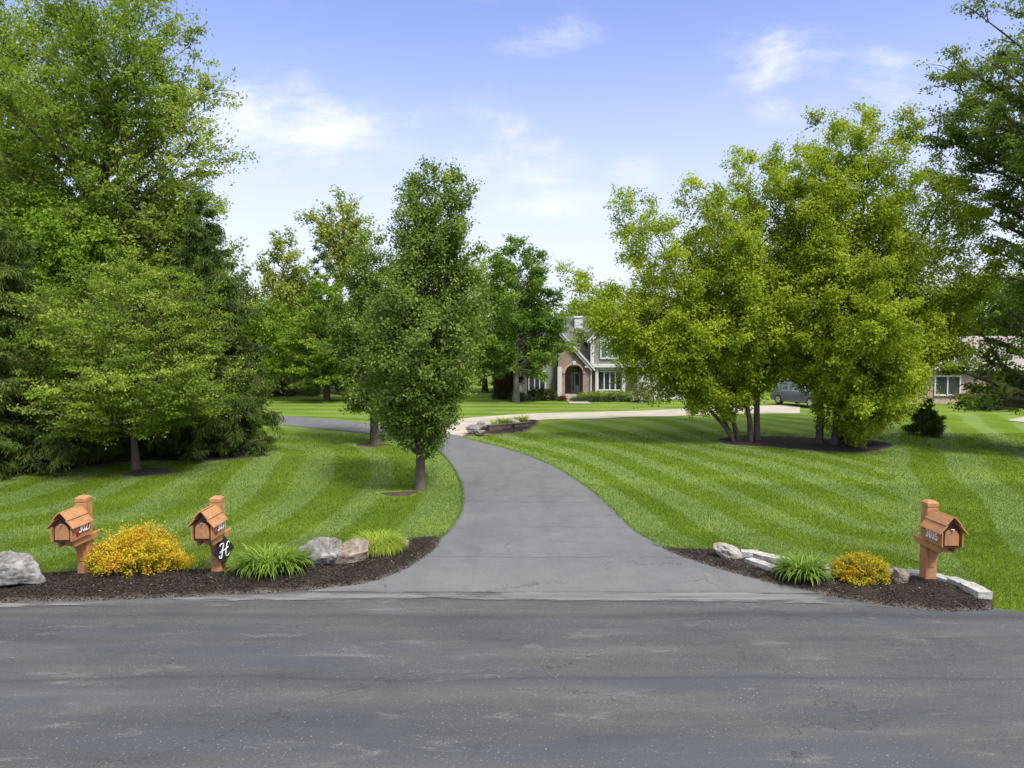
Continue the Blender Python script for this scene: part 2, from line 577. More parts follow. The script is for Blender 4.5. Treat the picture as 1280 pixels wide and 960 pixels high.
M = {}
M['road'] = m_asphalt('road_asphalt', (.041, .045, .0475), (.098, .101, .097), True)
M['drive'] = m_asphalt('driveway_asphalt', (.108, .113, .115), (.141, .145, .144))
M['shoulder'] = m_shoulder()
M['concrete'] = m_concrete()
M['lawn'] = m_lawn(); M['blade'] = m_blade()
M['mulch'] = m_mulch(); M['soil'] = m_mulch('bare_soil', 2.3, False)
M['chip'] = m_tone('mulch_chip', [(0, (.014, .012, .0105)), (.6, (.040, .033, .028)), (.96, (.085, .068, .054)), (1, (.22, .18, .13))])
M['wood'] = m_wood('cedar_stain', (.41, .20, .083))
M['wood_dark'] = m_wood('cedar_shaded_end', (.40, .18, .07))
M['dark'] = m_plain('dark_metal', (.035, .022, .016), .5)
M['white'] = m_plain('white_paint', (.80, .80, .77), .5, var=.04)
M['trim'] = m_plain('trim_paint', (.55, .55, .53), .6, var=.06, scale=4)
M['black'] = m_plain('black_panel', (.018, .018, .02), .45)
M['red'] = m_plain('red_flag', (.45, .03, .025), .4)
M['metal'] = m_plain('latch_metal', (.55, .55, .56), .35, metal=.8)
M['rock_grey'] = m_rock('grey_boulder', (.11, .108, .098), (.22, .215, .195), (.42, .41, .38))
M['rock_tan'] = m_rock('tan_boulder', (.14, .115, .085), (.24, .20, .155), (.37, .325, .265))
M['rock_pale'] = m_rock('pale_rock', (.24, .22, .18), (.37, .35, .30), (.50, .48, .43))
M['lime'] = m_rock('limestone', (.34, .33, .29), (.44, .43, .39), (.55, .54, .50))
M['bark'] = m_bark('grey_bark', (.10, .085, .065), (.24, .21, .165))
M['bark_pear'] = m_bark('brown_grey_bark', (.06, .048, .035), (.15, .125, .092))
M['bark_dark'] = m_bark('dark_bark', (.045, .036, .028), (.12, .095, .075))
M['bark_birch'] = m_bark('peeling_bark', (.045, .034, .027), (.16, .12, .095))
M['pear'] = m_leaf('pear_leaf', (.065, .125, .015), (.24, .335, .050), (.44, .50, .17), .42, .42, .28)
M['crab'] = m_leaf('crabapple_leaf', (.075, .14, .014), (.25, .345, .034), (.44, .50, .11), .42, .55, .15)
M['spruce'] = m_leaf('spruce_needle', (.042, .078, .016), (.12, .175, .032), (.24, .29, .05), .24, .6, .1)
M['birch'] = m_leaf('birch_leaf', (.17, .25, .016), (.38, .47, .032), (.54, .61, .075), .5, .55, .15)
M['tall'] = m_leaf('tall_tree_leaf', (.115, .19, .020), (.285, .385, .045), (.42, .49, .10), .5, .55, .15)
M['lime_leaf'] = m_leaf('fresh_leaf', (.085, .165, .010), (.21, .33, .020), (.34, .42, .06), .42, .55, .2)
M['maple'] = m_leaf('maple_leaf', (.065, .14, .017), (.185, .30, .034), (.31, .42, .07), .46, .55, .15)
M['maple_dark'] = m_leaf('dark_maple_leaf', (.08, .14, .018), (.205, .285, .038), (.31, .38, .08), .48, .55, .15)
M['yellowish'] = m_leaf('young_leaf', (.15, .20, .025), (.31, .38, .05), (.44, .45, .09), .42, .55, .15)
M['pine'] = m_leaf('pine_needle', (.03, .075, .03), (.07, .135, .05), None, .12)
M['wood_leaf'] = m_leaf('woodland_leaf', (.05, .09, .016), (.14, .20, .03), (.22, .28, .05), .3)
M['redleaf'] = m_leaf('red_leaf', (.05, .013, .012), (.13, .04, .028), None, .25)
M['rust'] = m_leaf('rusty_leaf', (.11, .06, .02), (.23, .12, .04), None, .25)
M['spirea'] = m_leaf('golden_leaf', (.13, .17, .012), (.60, .49, .032), (.64, .34, .035), .35, .55, .2)
M['spirea_b'] = m_leaf('golden_green_leaf', (.13, .17, .012), (.50, .44, .022), (.56, .25, .03), .35, .55, .2)
M['daylily'] = m_leaf('strap_leaf', (.08, .155, .014), (.22, .34, .035), (.36, .46, .09), .35, .5, .25)
M['mound'] = m_leaf('fine_blade', (.16, .25, .02), (.36, .45, .05), (.50, .56, .12), .35, .5, .25)
M['hedge'] = m_leaf('yew_leaf', (.022, .045, .012), (.075, .12, .022), (.13, .19, .03), .15)
M['hedge_bright'] = m_leaf('bright_hedge_leaf', (.08, .14, .012), (.30, .42, .03), (.40, .5, .05), .35)
M['flower'] = m_leaf('cream_flower', (.16, .20, .08), (.60, .58, .42), None, .2)
M['siding'] = m_siding('green_grey_siding', (.235, .25, .215))
M['siding_tan'] = m_siding('pale_siding', (.42, .40, .36))
M['brick'] = m_brick('red_brown_brick', (.25, .17, .14), (.32, .235, .195), (.40, .36, .32))
M['brick_tan'] = m_brick('tan_brick', (.40, .27, .19), (.47, .34, .25), (.45, .40, .35))
M['stone'] = m_brick('stacked_stone', (.32, .29, .23), (.44, .40, .33), (.22, .20, .17))
M['roof'] = m_shingle('grey_shingle', (.125, .122, .125), (.165, .16, .16))
M['roof_tan'] = m_shingle('pinkish_shingle', (.285, .25, .232), (.34, .30, .28))
M['glass'] = m_glass('window_glass'); M['glass_pale'] = m_glass('curtained_glass', (.10, .135, .13))
M['door'] = m_plain('door_paint', (.33, .33, .30), .4)
M['timber'] = m_plain('weathered_timber', (.105, .08, .062), .9, var=.3, scale=9)
M['car'] = m_plain('car_paint', (.10, .11, .12), .25, .6, var=.03)
M['tyre'] = m_plain('tyre_rubber', (.02, .02, .02), .9)
M['lamp_glass'] = m_plain('headlamp_glass', (.6, .62, .64), .1)
SKY_STR = .105; SUN_STR = 2.1; SUN_ANG = 12.0; EXPOSURE = 1.2
SKY_TINT = (1.17, 1.0, 1.16); VEIL_COL = (3.9, 3.97, 4.4); CLOUD_COL = (4.3, 4.36, 4.45)
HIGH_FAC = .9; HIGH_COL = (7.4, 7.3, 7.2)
# cirrus banks: direction across, direction up, sizes, density
CLOUDS = [(-.33, .30, .24, .12, 1.), (-.43, .24, .14, .07, .8), (.02, .26, .12, .08, .8), (.06, .20, .12, .04, .7), (.37, .39, .13, .07, .7), (.53, .36, .13, .08, .75), (.06, .42, .09, .05, .6), (.17, .25, .06, .04, .6), (.42, .33, .12, .05, .7)]
# ------------------------------------------------------------------ setting: outlines on the ground
def gp(L): return [at(*p)[:2] for p in L]

DRV_L = smooth_line(gp([(380, 740), (440, 730), (484, 715), (518, 699), (543, 681), (564, 660), (576, 640), (578.5, 620), (574, 600), (561, 577), (545, 562), (524, 553), (490, 546), (430, 539), (325, 529)]))
DRV_L += [(DRV_L[-1][0] - 25, DRV_L[-1][1] + 1.5)]
DRV_R = smooth_line(gp([(1050, 744), (972, 730), (914, 714), (860, 697), (800, 668), (772, 643), (750, 622), (720, 600), (690, 582), (640, 563), (580, 547)]))
DRV_T = smooth_line(gp([(580, 547), (560, 542), (530, 538), (480, 531), (400, 523), (325, 518)]))
DRV_T += [(DRV_T[-1][0] - 25, DRV_T[-1][1] + 1.5)]
DRIVE = DRV_L + DRV_T[::-1][:-1] + DRV_R[::-1][:-1]
CON_LO = smooth_line(gp([(578, 546), (590, 540), (605, 534), (640, 528), (700, 524), (760, 523), (815, 521), (900, 518), (1000, 517)]))
CON_HI = smooth_line(gp([(480, 529), (560, 525), (600, 521.5), (660, 517.5), (740, 515.2), (820, 513), (900, 509), (1000, 506)]))
CONCRETE = CON_LO + CON_HI[::-1] + gp([(480, 531.5), (530, 538.5), (560, 542.5)])

ROAD_EDGE = [(-60., 11.3), (-26., 11.2)] + gp([(-260, 764), (0, 750), (120, 746), (300, 739), (440, 733), (740, 734), (1000, 737), (1060, 746), (1130, 755), (1250, 762), (1280, 764.5), (1520, 775)]) + [(26., 10.6), (60., 10.4)]
ROAD = ROAD_EDGE + [(60., 1.6), (-60., 1.6)]
SH_TOP = gp([(-40, 754), (0, 751), (200, 746), (330, 741), (400, 737), (440, 735.5), (600, 737), (740, 737.5), (900, 736.5), (1000, 741), (1060, 748), (1110, 756), (1160, 763)])
SH_BOT = gp([(1140, 764), (1060, 761), (1000, 757), (740, 755), (440, 753), (300, 756), (200, 760), (0, 763), (-40, 765)])
BED_L = smooth_line(gp([(-90, 722), (0, 717), (70, 716), (130, 712), (200, 710), (260, 712), (330, 703), (385, 700), (440, 692), (500, 676), (545, 671), (552, 676)])) + \
        smooth_line(gp([(552, 677), (545, 688), (520, 706), (490, 721), (455, 731), (405, 737), (330, 742), (230, 747), (120, 751), (0, 754), (-70, 757)]))
BED_R = smooth_line(gp([(815, 681), (850, 686), (900, 687), (950, 694), (1010, 705), (1075, 712), (1130, 716), (1165, 719), (1200, 728), (1235, 745), (1243, 758)])) + \
        smooth_line(gp([(1240, 763), (1180, 765), (1120, 759), (1060, 750), (1000, 738), (950, 727), (900, 713), (850, 697)]))
BED_BIRCH = smooth_line(gp([(893, 549), (920, 544), (970, 545), (1040, 548), (1100, 551), (1118, 558), (1080, 566), (1020, 564), (960, 559), (910, 556), (893, 549)]))[:-1]
BED_PLANT = smooth_line(gp([(578, 545.5), (592, 539), (612, 532), (640, 528), (672, 526), (668, 534), (650, 541), (620, 543.5), (595, 545)]))
PATH_DOOR = [(3.95, 48.6), (5.4, 48.4), (5.35, 52.4), (4.0, 52.4)]


def ring(px, py, rx, ry, n=18, dx=0):
    x, y, _ = at(px, py)
    return [(x + dx + rx * math.cos(a) * (1 + .22 * math.sin(3 * a + px) + .13 * math.sin(7 * a)), y + ry * math.sin(a) * (1 + .15 * math.cos(2 * a + px))) for a in np.linspace(0, 2 * math.pi, n, endpoint=False)]

RING_CRAB = ring(178, 590, .95, .85, dx=.25)
RING_PEAR = ring(508, 617, .62, .5, dx=-.15)
RING_PEAR2 = ring(466, 556, .85, .8, dx=-.1)
BED_SPRUCE = [(-24, 20.5), (-17.5, 21.2), (-15.0, 23.6), (-13.6, 25.4), (-11, 25.3), (-9.6, 26.2), (-9.5, 28.5), (-12, 31), (-24, 31)]
LEFT_EDGE = DRV_L
RIGHT_EDGE = DRV_R


def stripe(x, y):
    """mowing passes: bands run beside the driveway, and slanting on the far right"""
    dl = dist_line(x, y, LEFT_EDGE)
    dr = dist_line(x, y, RIGHT_EDGE + [(-9., 45.)])
    wob = .22 * np.sin(x * .7 + 1.3) * np.sin(y * .45 + .4)
    sl = np.sin(2 * math.pi * (dl + wob - .15) / 1.9) + .45 * np.sin(2 * math.pi * (dl + wob) / .83 + 1)
    sr = np.sin(2 * math.pi * (dr + wob + .25) / 1.75) + .45 * np.sin(2 * math.pi * (dr + wob) / .77 + 2)
    q = (x - 10.8) * .90 - (y - 15.4) * .44
    sq = np.sin(2 * math.pi * (q + wob) / 2.1) + .4 * np.sin(2 * math.pi * (q + wob) / .8)
    # the far-right passes take over where the bands meet
    w = sstep(-1.6, -.2, q + 1.2)
    sr = sr * (1 - w) + sq * w
    far = np.sin(2 * math.pi * (y + .04 * x) / 2.6)
    c = np.minimum(dl, dr) * 0
    left = x < np.interp(y, [p[1] for p in RIGHT_EDGE], [p[0] - 1.2 for p in RIGHT_EDGE])
    s = np.where(left, sl, sr)
    beyond = sstep(37.5, 39, y - .12 * np.abs(x))
    s = s * (1 - beyond) + far * beyond
    return np.tanh(1.6 * s)


# ------------------------------------------------------------------ ground sheet out to the horizon
def axis_pts(a, b, fine, lo, hi):
    core = np.arange(a, b, fine)
    out = [core]
    st, v, pre = fine, a, []
    while v > lo:
        st *= 1.22; v -= st; pre.append(v)
    st, v, post = fine, core[-1], []
    while v < hi:
        st *= 1.22; v += st; post.append(v)
    return np.concatenate([np.array(pre[::-1]), core, np.array(post)])

gx = axis_pts(-24, 25, .15, -1500, 1500)
gy = np.concatenate([axis_pts(10, 46, .15, -300, 46), ])
gy = gy[gy < 46.2]
ext = []; st = .2; v = gy[-1]
while v < 2500:
    st *= 1.18; v += st; ext.append(v)
gy = np.concatenate([gy, ext])
X, Y = np.meshgrid(gx, gy)
Z = g(X, Y)
# keep the lawn sheet under road and driveway
inroad = in_poly(X, Y, [(-1600, -400), (1600, -400), (1600, 10.4)] + ROAD_EDGE[::-1] + [(-1600, 11.3)])
Z = Z - np.where(inroad, .03, 0)
nx, ny = len(gx), len(gy)
I = (np.arange(ny - 1)[:, None] * nx + np.arange(nx - 1)[None, :]).ravel()
F = np.stack([I, I + 1, I + nx + 1, I + nx], -1)
st_ = stripe(X.ravel(), Y.ravel())
me = np_mesh('lawn', np.stack([X.ravel(), Y.ravel(), Z.ravel()], -1), F, {'stripe': ('POINT', st_)}, True)
link_mesh('lawn', me, M['lawn'])['kind'] = 'structure'

sheet('road', ROAD, M['road'], .004, 3.0)
sheet('driveway', DRIVE, M['drive'], .012, .5)
sheet('road_shoulder', SH_TOP + SH_BOT, M['shoulder'], .017, .4)
sheet('concrete_driveway', CONCRETE, M['concrete'], .020, .7)
sheet('path', PATH_DOOR, M['concrete'], .03, .8)
rough = lambda a: (lambda x, y: a * (np.sin(7.3 * x + 3 * y) * np.sin(6.1 * y - 2 * x) + np.sin(17 * x) * np.sin(15 * y) * .6))
BEDS = [('mulch_bed', BED_L, 'mulch', -.004, .10, .2), ('mulch_bed', BED_R, 'mulch', -.004, .10, .2),
        ('mulch_bed', BED_BIRCH, 'mulch', -.006, .06, .4), ('mulch_bed', BED_PLANT, 'mulch', .01, .14, .3),
        ('bare_soil', RING_CRAB, 'soil', -.012, .036, .12), ('bare_soil', RING_PEAR, 'soil', -.012, .036, .1),
        ('bare_soil', RING_PEAR2, 'soil', -.012, .036, .15), ('mulch_bed', BED_SPRUCE, 'mulch', .012, .02, .6)]
for n_, poly, mt, off, bul, stp in BEDS:
    sheet(n_, poly, M[mt], off, stp, bul, zfun=rough(.012))


# loose bark chips lying on the two roadside beds
def chips(poly, n, off, name='bark_chips', size=(.005, .017)):
    xs = [p[0] for p in poly]; ys = [p[1] for p in poly]
    x = RNG.uniform(min(xs), max(xs), n * 4); y = RNG.uniform(min(ys), max(ys), n * 4)
    m = in_poly(x, y, poly); x, y = x[m][:n], y[m][:n]
    d = dist_line(x, y, poly + [poly[0]])
    z = g(x, y) - .002 + off * (.45 * sstep(0, .18, d) + .55 * sstep(0, .7, d)) + RNG.uniform(.0, .016, len(x))
    L = RNG.uniform(*size, len(x)); W = L * RNG.uniform(.25, .7, len(x))
    a = RNG.uniform(0, math.pi * 2, len(x))
    ax = np.stack([np.cos(a), np.sin(a), RNG.uniform(-.5, .5, len(x))], -1)
    bx = np.stack([-np.sin(a), np.cos(a), RNG.uniform(-.5, .5, len(x))], -1)
    c = np.stack([x, y, z], -1)
    V = np.stack([c - ax * L[:, None] - bx * W[:, None], c + ax * L[:, None] - bx * W[:, None], c + ax * L[:, None] + bx * W[:, None], c - ax * L[:, None] + bx * W[:, None]], 1).reshape(-1, 3)
    F = np.arange(len(x) * 4).reshape(-1, 4)
    me = np_mesh(name, V, F, {'tone': ('FACE', RNG.uniform(0, 1, len(x)))})
    o = link_mesh(name, me, M['chip']); o['kind'] = 'stuff'; return o

chips(BED_L, 34000, .10); chips(BED_R, 20000, .09); chips(BED_PLANT, 800, .12, size=(.02, .06))

# ------------------------------------------------------------------ grass blades on the nearer lawns
NOGRASS = [DRIVE, BED_L, BED_R, RING_CRAB, RING_PEAR, RING_PEAR2, BED_BIRCH, BED_SPRUCE]


def grass_zone(y0, y1, dens, w, h):
    k = .86
    area = k * (y1 * y1 - y0 * y0)
    n = int(area * dens)
    y = np.sqrt(RNG.uniform(y0 * y0, y1 * y1, n)); x = RNG.uniform(-k, k, n) * y
    return np.stack([x, y], -1), w, h


vs, fs, ta, sa, base = [], [], [], [], 0
for xy, w, h in (grass_zone(10.3, 15.5, 1900, .010, .046), grass_zone(15.5, 21, 800, .014, .048), grass_zone(21, 33, 230, .022, .052)):
    x, y = xy[:, 0], xy[:, 1]
    m = ~in_poly(x, y, [(-1600, -400), (1600, -400), (1600, 10.4)] + ROAD_EDGE[::-1] + [(-1600, 11.3)])
    for poly in NOGRASS: m &= ~in_poly(x, y, poly)
    x, y = x[m], y[m]; n = len(x)
    s = stripe(x, y)
    a = RNG.uniform(0, 2 * math.pi, n); hh = h * RNG.uniform(.5, 1.25, n); ww = w * RNG.uniform(.7, 1.4, n)
    lean = RNG.normal(0, .5, (n, 2))
    z = g(x, y) + .0
    side = np.stack([np.cos(a), np.sin(a), np.zeros(n)], -1) * ww[:, None] * .5
    b = np.stack([x, y, z], -1)
    tip = b + np.stack([lean[:, 0] * hh, lean[:, 1] * hh, hh], -1)
    V = np.stack([b - side, b + side, tip], 1).reshape(-1, 3)
    vs.append(V); fs.append(np.arange(n * 3).reshape(-1, 3) + base); base += n * 3
    ta.append(RNG.uniform(0, 1, n)); sa.append(s)
# longer blades creeping over the edges of driveway and beds
for ymin, line in ((14.6, DRV_L), (14.6, DRV_R), (10, BED_L[:88]), (10, BED_R[:80])):
    P = np.array(line, float); seg = np.linalg.norm(np.diff(P, axis=0), axis=1)
    keep = (P[:-1, 1] < 34) & (P[:-1, 1] > ymin)
    for (p0, p1, L_ok) in zip(P[:-1], P[1:], keep):
        if not L_ok: continue
        n = int(np.linalg.norm(p1 - p0) * 130)
        if n == 0: continue
        t = RNG.uniform(0, 1, n)[:, None]; q = p0 + (p1 - p0) * t + RNG.normal(0, .028, (n, 2))
        a = RNG.uniform(0, 2 * math.pi, n); hh = RNG.uniform(.03, .085, n); ww = RNG.uniform(.008, .016, n)
        lean = RNG.normal(0, .7, (n, 2))
        b = np.stack([q[:, 0], q[:, 1], g(q[:, 0], q[:, 1]) + .004], -1)
        side = np.stack([np.cos(a), np.sin(a), np.zeros(n)], -1) * ww[:, None] * .5
        tip = b + np.stack([lean[:, 0] * hh, lean[:, 1] * hh, hh], -1)
        vs.append(np.stack([b - side, b + side, tip], 1).reshape(-1, 3)); fs.append(np.arange(n * 3).reshape(-1, 3) + base); base += n * 3
        ta.append(RNG.uniform(0, 1, n)); sa.append(stripe(q[:, 0], q[:, 1]))
me = np_mesh('grass', np.concatenate(vs), np.concatenate(fs), {'tone': ('FACE', np.concatenate(ta)), 'stripe': ('FACE', np.concatenate(sa))})
link_mesh('grass', me, M['blade'])['kind'] = 'stuff'
# ------------------------------------------------------------------ trees
def nrm(v): return v / (np.linalg.norm(v, axis=-1, keepdims=True) + 1e-9)


def leaf_quads(rng, P, axis, up_n, L, asp, Lvar=.3):
    n = len(P)
    a = nrm(axis); nn = nrm(up_n)
    s = nrm(np.cross(a, nn)); nn = np.cross(s, a)
    l = (L * rng.uniform(1 - Lvar, 1 + Lvar, n))[:, None]
    w = l * asp * .5
    cup = l * .10
    V = np.stack([P, P + a * l * .45 + s * w + nn * cup, P + a * l, P + a * l * .45 - s * w + nn * cup], 1)
    return V.reshape(-1, 3)


class Tree:
    """stems, limbs and twigs, with leaves along the twigs"""
    def __init__(self, seed):
        self.r = np.random.default_rng(seed)
        self.bv, self.bf, self.nb = [], [], 0
        self.lv, self.lt = [], []

    def tube(self, P, rad, k):
        v, f = tube_arrays(np.asarray(P), np.asarray(rad), k)
        self.bv.append(v); self.bf.append(f + self.nb); self.nb += len(v)

    def stem(self, base, tip, r0, prof, n1, nleaf, L, asp=.62, rise=.5, rise_top=None, n2=9, n3=4, clump=.16, flat=1.0, droop=.0, sec=.36,
             zlow=None, axis_lean=0., up=.8, wig=.12, bow=.15, tonev=.22, twig=.5, tone0=.45, toneup=0., limb=1.0, skip=None, stem_top=.78, flare=1.35, gap=.75):
        r = self.r
        base = np.array(base, float); tip = np.array(tip, float); H = tip[2] - base[2]
        n = 12
        tt = np.linspace(0, 1, n)
        S = base + (tip - base) * tt[:, None]
        S[:, :2] = base[:2] + (tip - base)[:2] * (tt ** 1.25)[:, None]
        w = np.cumsum(r.normal(0, wig * .33, (n, 2)), 0) * np.sin(tt * math.pi)[:, None]
        S[:, :2] += w
        rad = r0 * (1 - tt) ** .85 + .012; rad[0] *= flare
        ns = max(3, int(n * stem_top)); rr_ = rad[:ns].copy(); rr_[-1] *= .35
        self.tube(S[:ns], rr_, 8)
        zs = np.array([p[0] for p in prof]); rs = np.array([p[1] for p in prof])
        zmin, zmax = zs[0], zs[-1]
        # limbs: denser where the crown is wide
        zz = np.linspace(zmin, zmax, 200); dens = np.interp(zz, zs, rs) ** .95 + .08
        cdf = np.cumsum(dens); cdf /= cdf[-1]
        q = (np.arange(n1) + r.uniform(.1, .9, n1)) / n1
        zt = np.interp(q, cdf, zz)
        az = np.arange(n1) * 2.39996 + r.uniform(0, 6.28) + r.normal(0, .45, n1)
        tw0, tw1, tl, tt0 = [], [], [], []
        at_stem = lambda z: np.array([np.interp(z, S[:, 2], S[:, i]) for i in range(3)])
        zl = zlow if zlow is not None else base[2] + .12 * H
        for i in range(n1):
            rr = np.interp(zt[i], zs, rs) * r.uniform(.58, 1.0)
            d = np.array([math.cos(az[i]), math.sin(az[i]), 0])
            k = (zt[i] - zmin) / (zmax - zmin)
            ri = rise if rise_top is None else rise + (rise_top - rise) * k
            za = min(max(zt[i] - ri * rr, zl), tip[2] - .1)
            A = at_stem(za); ax = at_stem(min(zt[i], tip[2]))
            T = np.array([ax[0], ax[1], zt[i]]) + d * rr
            if skip is not None and skip(T): continue
            Lp = np.linalg.norm(T - A) + 1e-6
            Cc = A + (T - A) * .5 + np.array([0, 0, bow * Lp]) + r.normal(0, .05 * Lp, 3)
            m = 7; u = np.linspace(0, 1, m)[:, None]
            B = (1 - u) ** 2 * A + 2 * u * (1 - u) * Cc + u * u * T
            lr = np.interp(za, S[:, 2], rad) * .55 * limb * min(1, .35 + Lp / (1e-6 + max(rs)))
            self.tube(B, np.linspace(lr, .008, m), 5)
            ptone = r.normal(0, tonev * .6) + toneup * (k - .5)
            # secondary branches
            k2 = max(3, int(n2 * (.5 + .5 * Lp / max(rs))))
            u2 = r.uniform(.18, 1.0, k2) ** .8
            for uu in u2:
                P0 = (1 - uu) ** 2 * A + 2 * uu * (1 - uu) * Cc + uu * uu * T
                tg = nrm(2 * (1 - uu) * (Cc - A) + 2 * uu * (T - Cc))
                rd = nrm(r.normal(0, 1, 3)); rd[2] *= flat
                dd = tg * .65 + rd * .85 + np.array([0, 0, .18 * up * flat - droop * .55]); dd = nrm(dd)
                l2 = max(Lp, max(rs) * .30) * sec * (1.15 - .55 * uu) * r.uniform(.55, 1.2)
                P1 = P0 + dd * l2
                mid = (P0 + P1) / 2 + np.array([0, 0, .08 * l2])
                if l2 > .35:
                    self.tube(np.stack([P0, mid, P1]), np.array([max(.006, lr * .3), max(.005, lr * .2), .004]), 3)
                st_ = ptone + r.normal(0, tonev * .5)
                u3 = r.uniform(.15, 1., n3)
                p3 = P0 + (P1 - P0) * u3[:, None]
                d3 = nrm(dd * .6 + r.normal(0, .75, (n3, 3)) * np.array([1, 1, flat]) + np.array([0, 0, .12 * up * flat - droop]))
                l3 = l2 * twig * r.uniform(.5, 1.2, n3)[:, None]
                tw0.append(p3); tw1.append(p3 + d3 * l3); tt0.append(np.full(n3, st_) + r.normal(0, tonev * .35, n3))
                tw0.append(P0[None]); tw1.append(P1[None]); tt0.append(np.array([st_]))
        a = np.concatenate(tw0); b = np.concatenate(tw1); tn = np.concatenate(tt0)
        ln = np.linalg.norm(b - a, axis=1)
        pr = (ln + .05) * np.exp(r.normal(0, gap, len(a))); pr /= pr.sum()
        idx = r.choice(len(a), nleaf, p=pr)
        uu = r.uniform(.05, 1.08, nleaf)[:, None]
        P = a[idx] + (b - a)[idx] * uu + np.clip(r.normal(0, clump, (nleaf, 3)), -2 * clump, 2 * clump) * np.array([1, 1, .8 if flat > .8 else flat * .8])
        dirn = nrm((b - a)[idx])
        ax_ = dirn * .55 + r.normal(0, .6, (nleaf, 3)) + np.array([0, 0, -droop * 1.2 - .15])
        out = P - np.array([base[0], base[1], P[:, 2].mean()]); out = nrm(out)
        sh = nrm((P - (a + b)[idx] * .5) * np.array([1, 1, 1.3]) + 1e-4)
        un = r.normal(0, .36, (nleaf, 3)) + sh * .8 + np.array([0, 0, up * .7]) + out * .35
        if skip is not None:
            kk = P[:, 2] > base[2] + .15
            P, ax_, un, idx = P[kk], ax_[kk], un[kk], idx[kk]
        self.lv.append(leaf_quads(r, P, ax_, un, L, asp))
        self.lt.append(np.clip(tone0 + tn[idx] + r.normal(0, tonev * .55, len(P)), 0, 1))
        return S

    def finish(self, name, loc, leaf, bark, label, cat='tree', group=None):
        o = root(name, loc, label, cat, group)
        off = np.array(loc)
        me = np_mesh('trunk', np.concatenate(self.bv) - off, np.concatenate(self.bf), None, True)
        link_mesh('trunk', me, M[bark], o)
        V = np.concatenate(self.lv) - off; T = np.concatenate(self.lt)
        me = np_mesh('crown', V, np.arange(len(V)).reshape(-1, 4), {'tone': ('FACE', T)})
        link_mesh('crown', me, M[leaf], o)
        return o


def place(px, y): 
    x = xat(px, y); return np.array([x, y, float(g(x, y))])


def copy_tree(o, loc, rz, sc, label, group=None):
    c = o.copy(); COL.objects.link(c); c.location = loc; c.rotation_euler = (0, 0, rz); c.scale = (sc, sc, sc)
    c['label'] = label
    if group: c['group'] = group
    for ch in list(o.children):
        d = ch.copy(); COL.objects.link(d); d.parent = c
    return c


def prof_px(y, rows):
    """rows of (photo row, half width in photo px) from the bottom up -> heights and radii"""
    k = y / FPX
    return [(zat(py, y), hw * k) for py, hw in rows]


# 1 pear tree nearest the driveway
b = np.array(at(525, 612)); y = b[1]
t = Tree(21)
t.stem(b - [0, 0, .05], (xat(546, y, 200), y, zat(196, y)), .125,
       prof_px(y, [(556, 24), (538, 37), (505, 60), (470, 78), (435, 87), (395, 82), (350, 73), (310, 63), (270, 53), (235, 46), (212, 34), (199, 14)]),
       180, 104000, .086, .66, rise=1.0, rise_top=1.15, gap=.5, n2=9, n3=4, clump=.10, sec=.34, zlow=b[2] + .75, up=.7, tonev=.19, wig=.06, bow=-.05, twig=.5, tone0=.45)
t.finish('pear_tree', tuple(b), 'pear', 'bark_pear', 'glossy green cone-shaped pear tree on the lawn nearest the driveway bend', group='pear trees beside the driveway')
# 2 second pear
b = np.array(at(469, 555)); y = b[1]
t = Tree(22)
t.stem(b - [0, 0, .05], (xat(460, y, 290), y, zat(279, y)), .17,
       prof_px(y, [(508, 28), (490, 46), (460, 56), (420, 58), (380, 50), (340, 40), (305, 26), (281, 8)]),
       105, 46000, .11, .66, rise=.9, rise_top=1.15, gap=.55, n2=8, n3=4, clump=.12, sec=.36, zlow=b[2] + 1.3, up=.7, tonev=.26, wig=.08, bow=-.04, tone0=.42)
t.finish('pear_tree', tuple(b), 'pear', 'bark_pear', 'smaller pear tree with pale trunk, farther up beside the asphalt driveway', group='pear trees beside the driveway')

# 3 low spreading tree on the left
b = np.array(at(170, 587)); y = b[1]
t = Tree(23)
t.stem(b - [0, 0, .05], (xat(160, y, 330), y, zat(318, y)), .12,
       prof_px(y, [(540, 75), (515, 118), (480, 140), (440, 135), (405, 122), (370, 100), (345, 75), (325, 48), (308, 16)]),
       125, 105000, .082, .6, rise=.35, rise_top=.9, n2=11, n3=4, clump=.12, flat=.34, gap=.95, sec=.38, zlow=b[2] + 1.1, up=1.0, tonev=.25, wig=.2, bow=.04, tone0=.45, limb=.6)
t.finish('crabapple_tree', tuple(b), 'crab', 'bark_pear', 'low spreading broad-crowned tree with a bare soil ring, on the lawn behind the left mailboxes')


# 4 Norway spruces
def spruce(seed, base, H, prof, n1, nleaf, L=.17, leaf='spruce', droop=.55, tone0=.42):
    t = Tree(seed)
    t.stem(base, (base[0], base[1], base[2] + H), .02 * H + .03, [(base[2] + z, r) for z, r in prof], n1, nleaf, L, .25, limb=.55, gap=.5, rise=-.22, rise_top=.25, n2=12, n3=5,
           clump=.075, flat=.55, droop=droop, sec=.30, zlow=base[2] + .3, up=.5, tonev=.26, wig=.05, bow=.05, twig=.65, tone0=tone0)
    return t

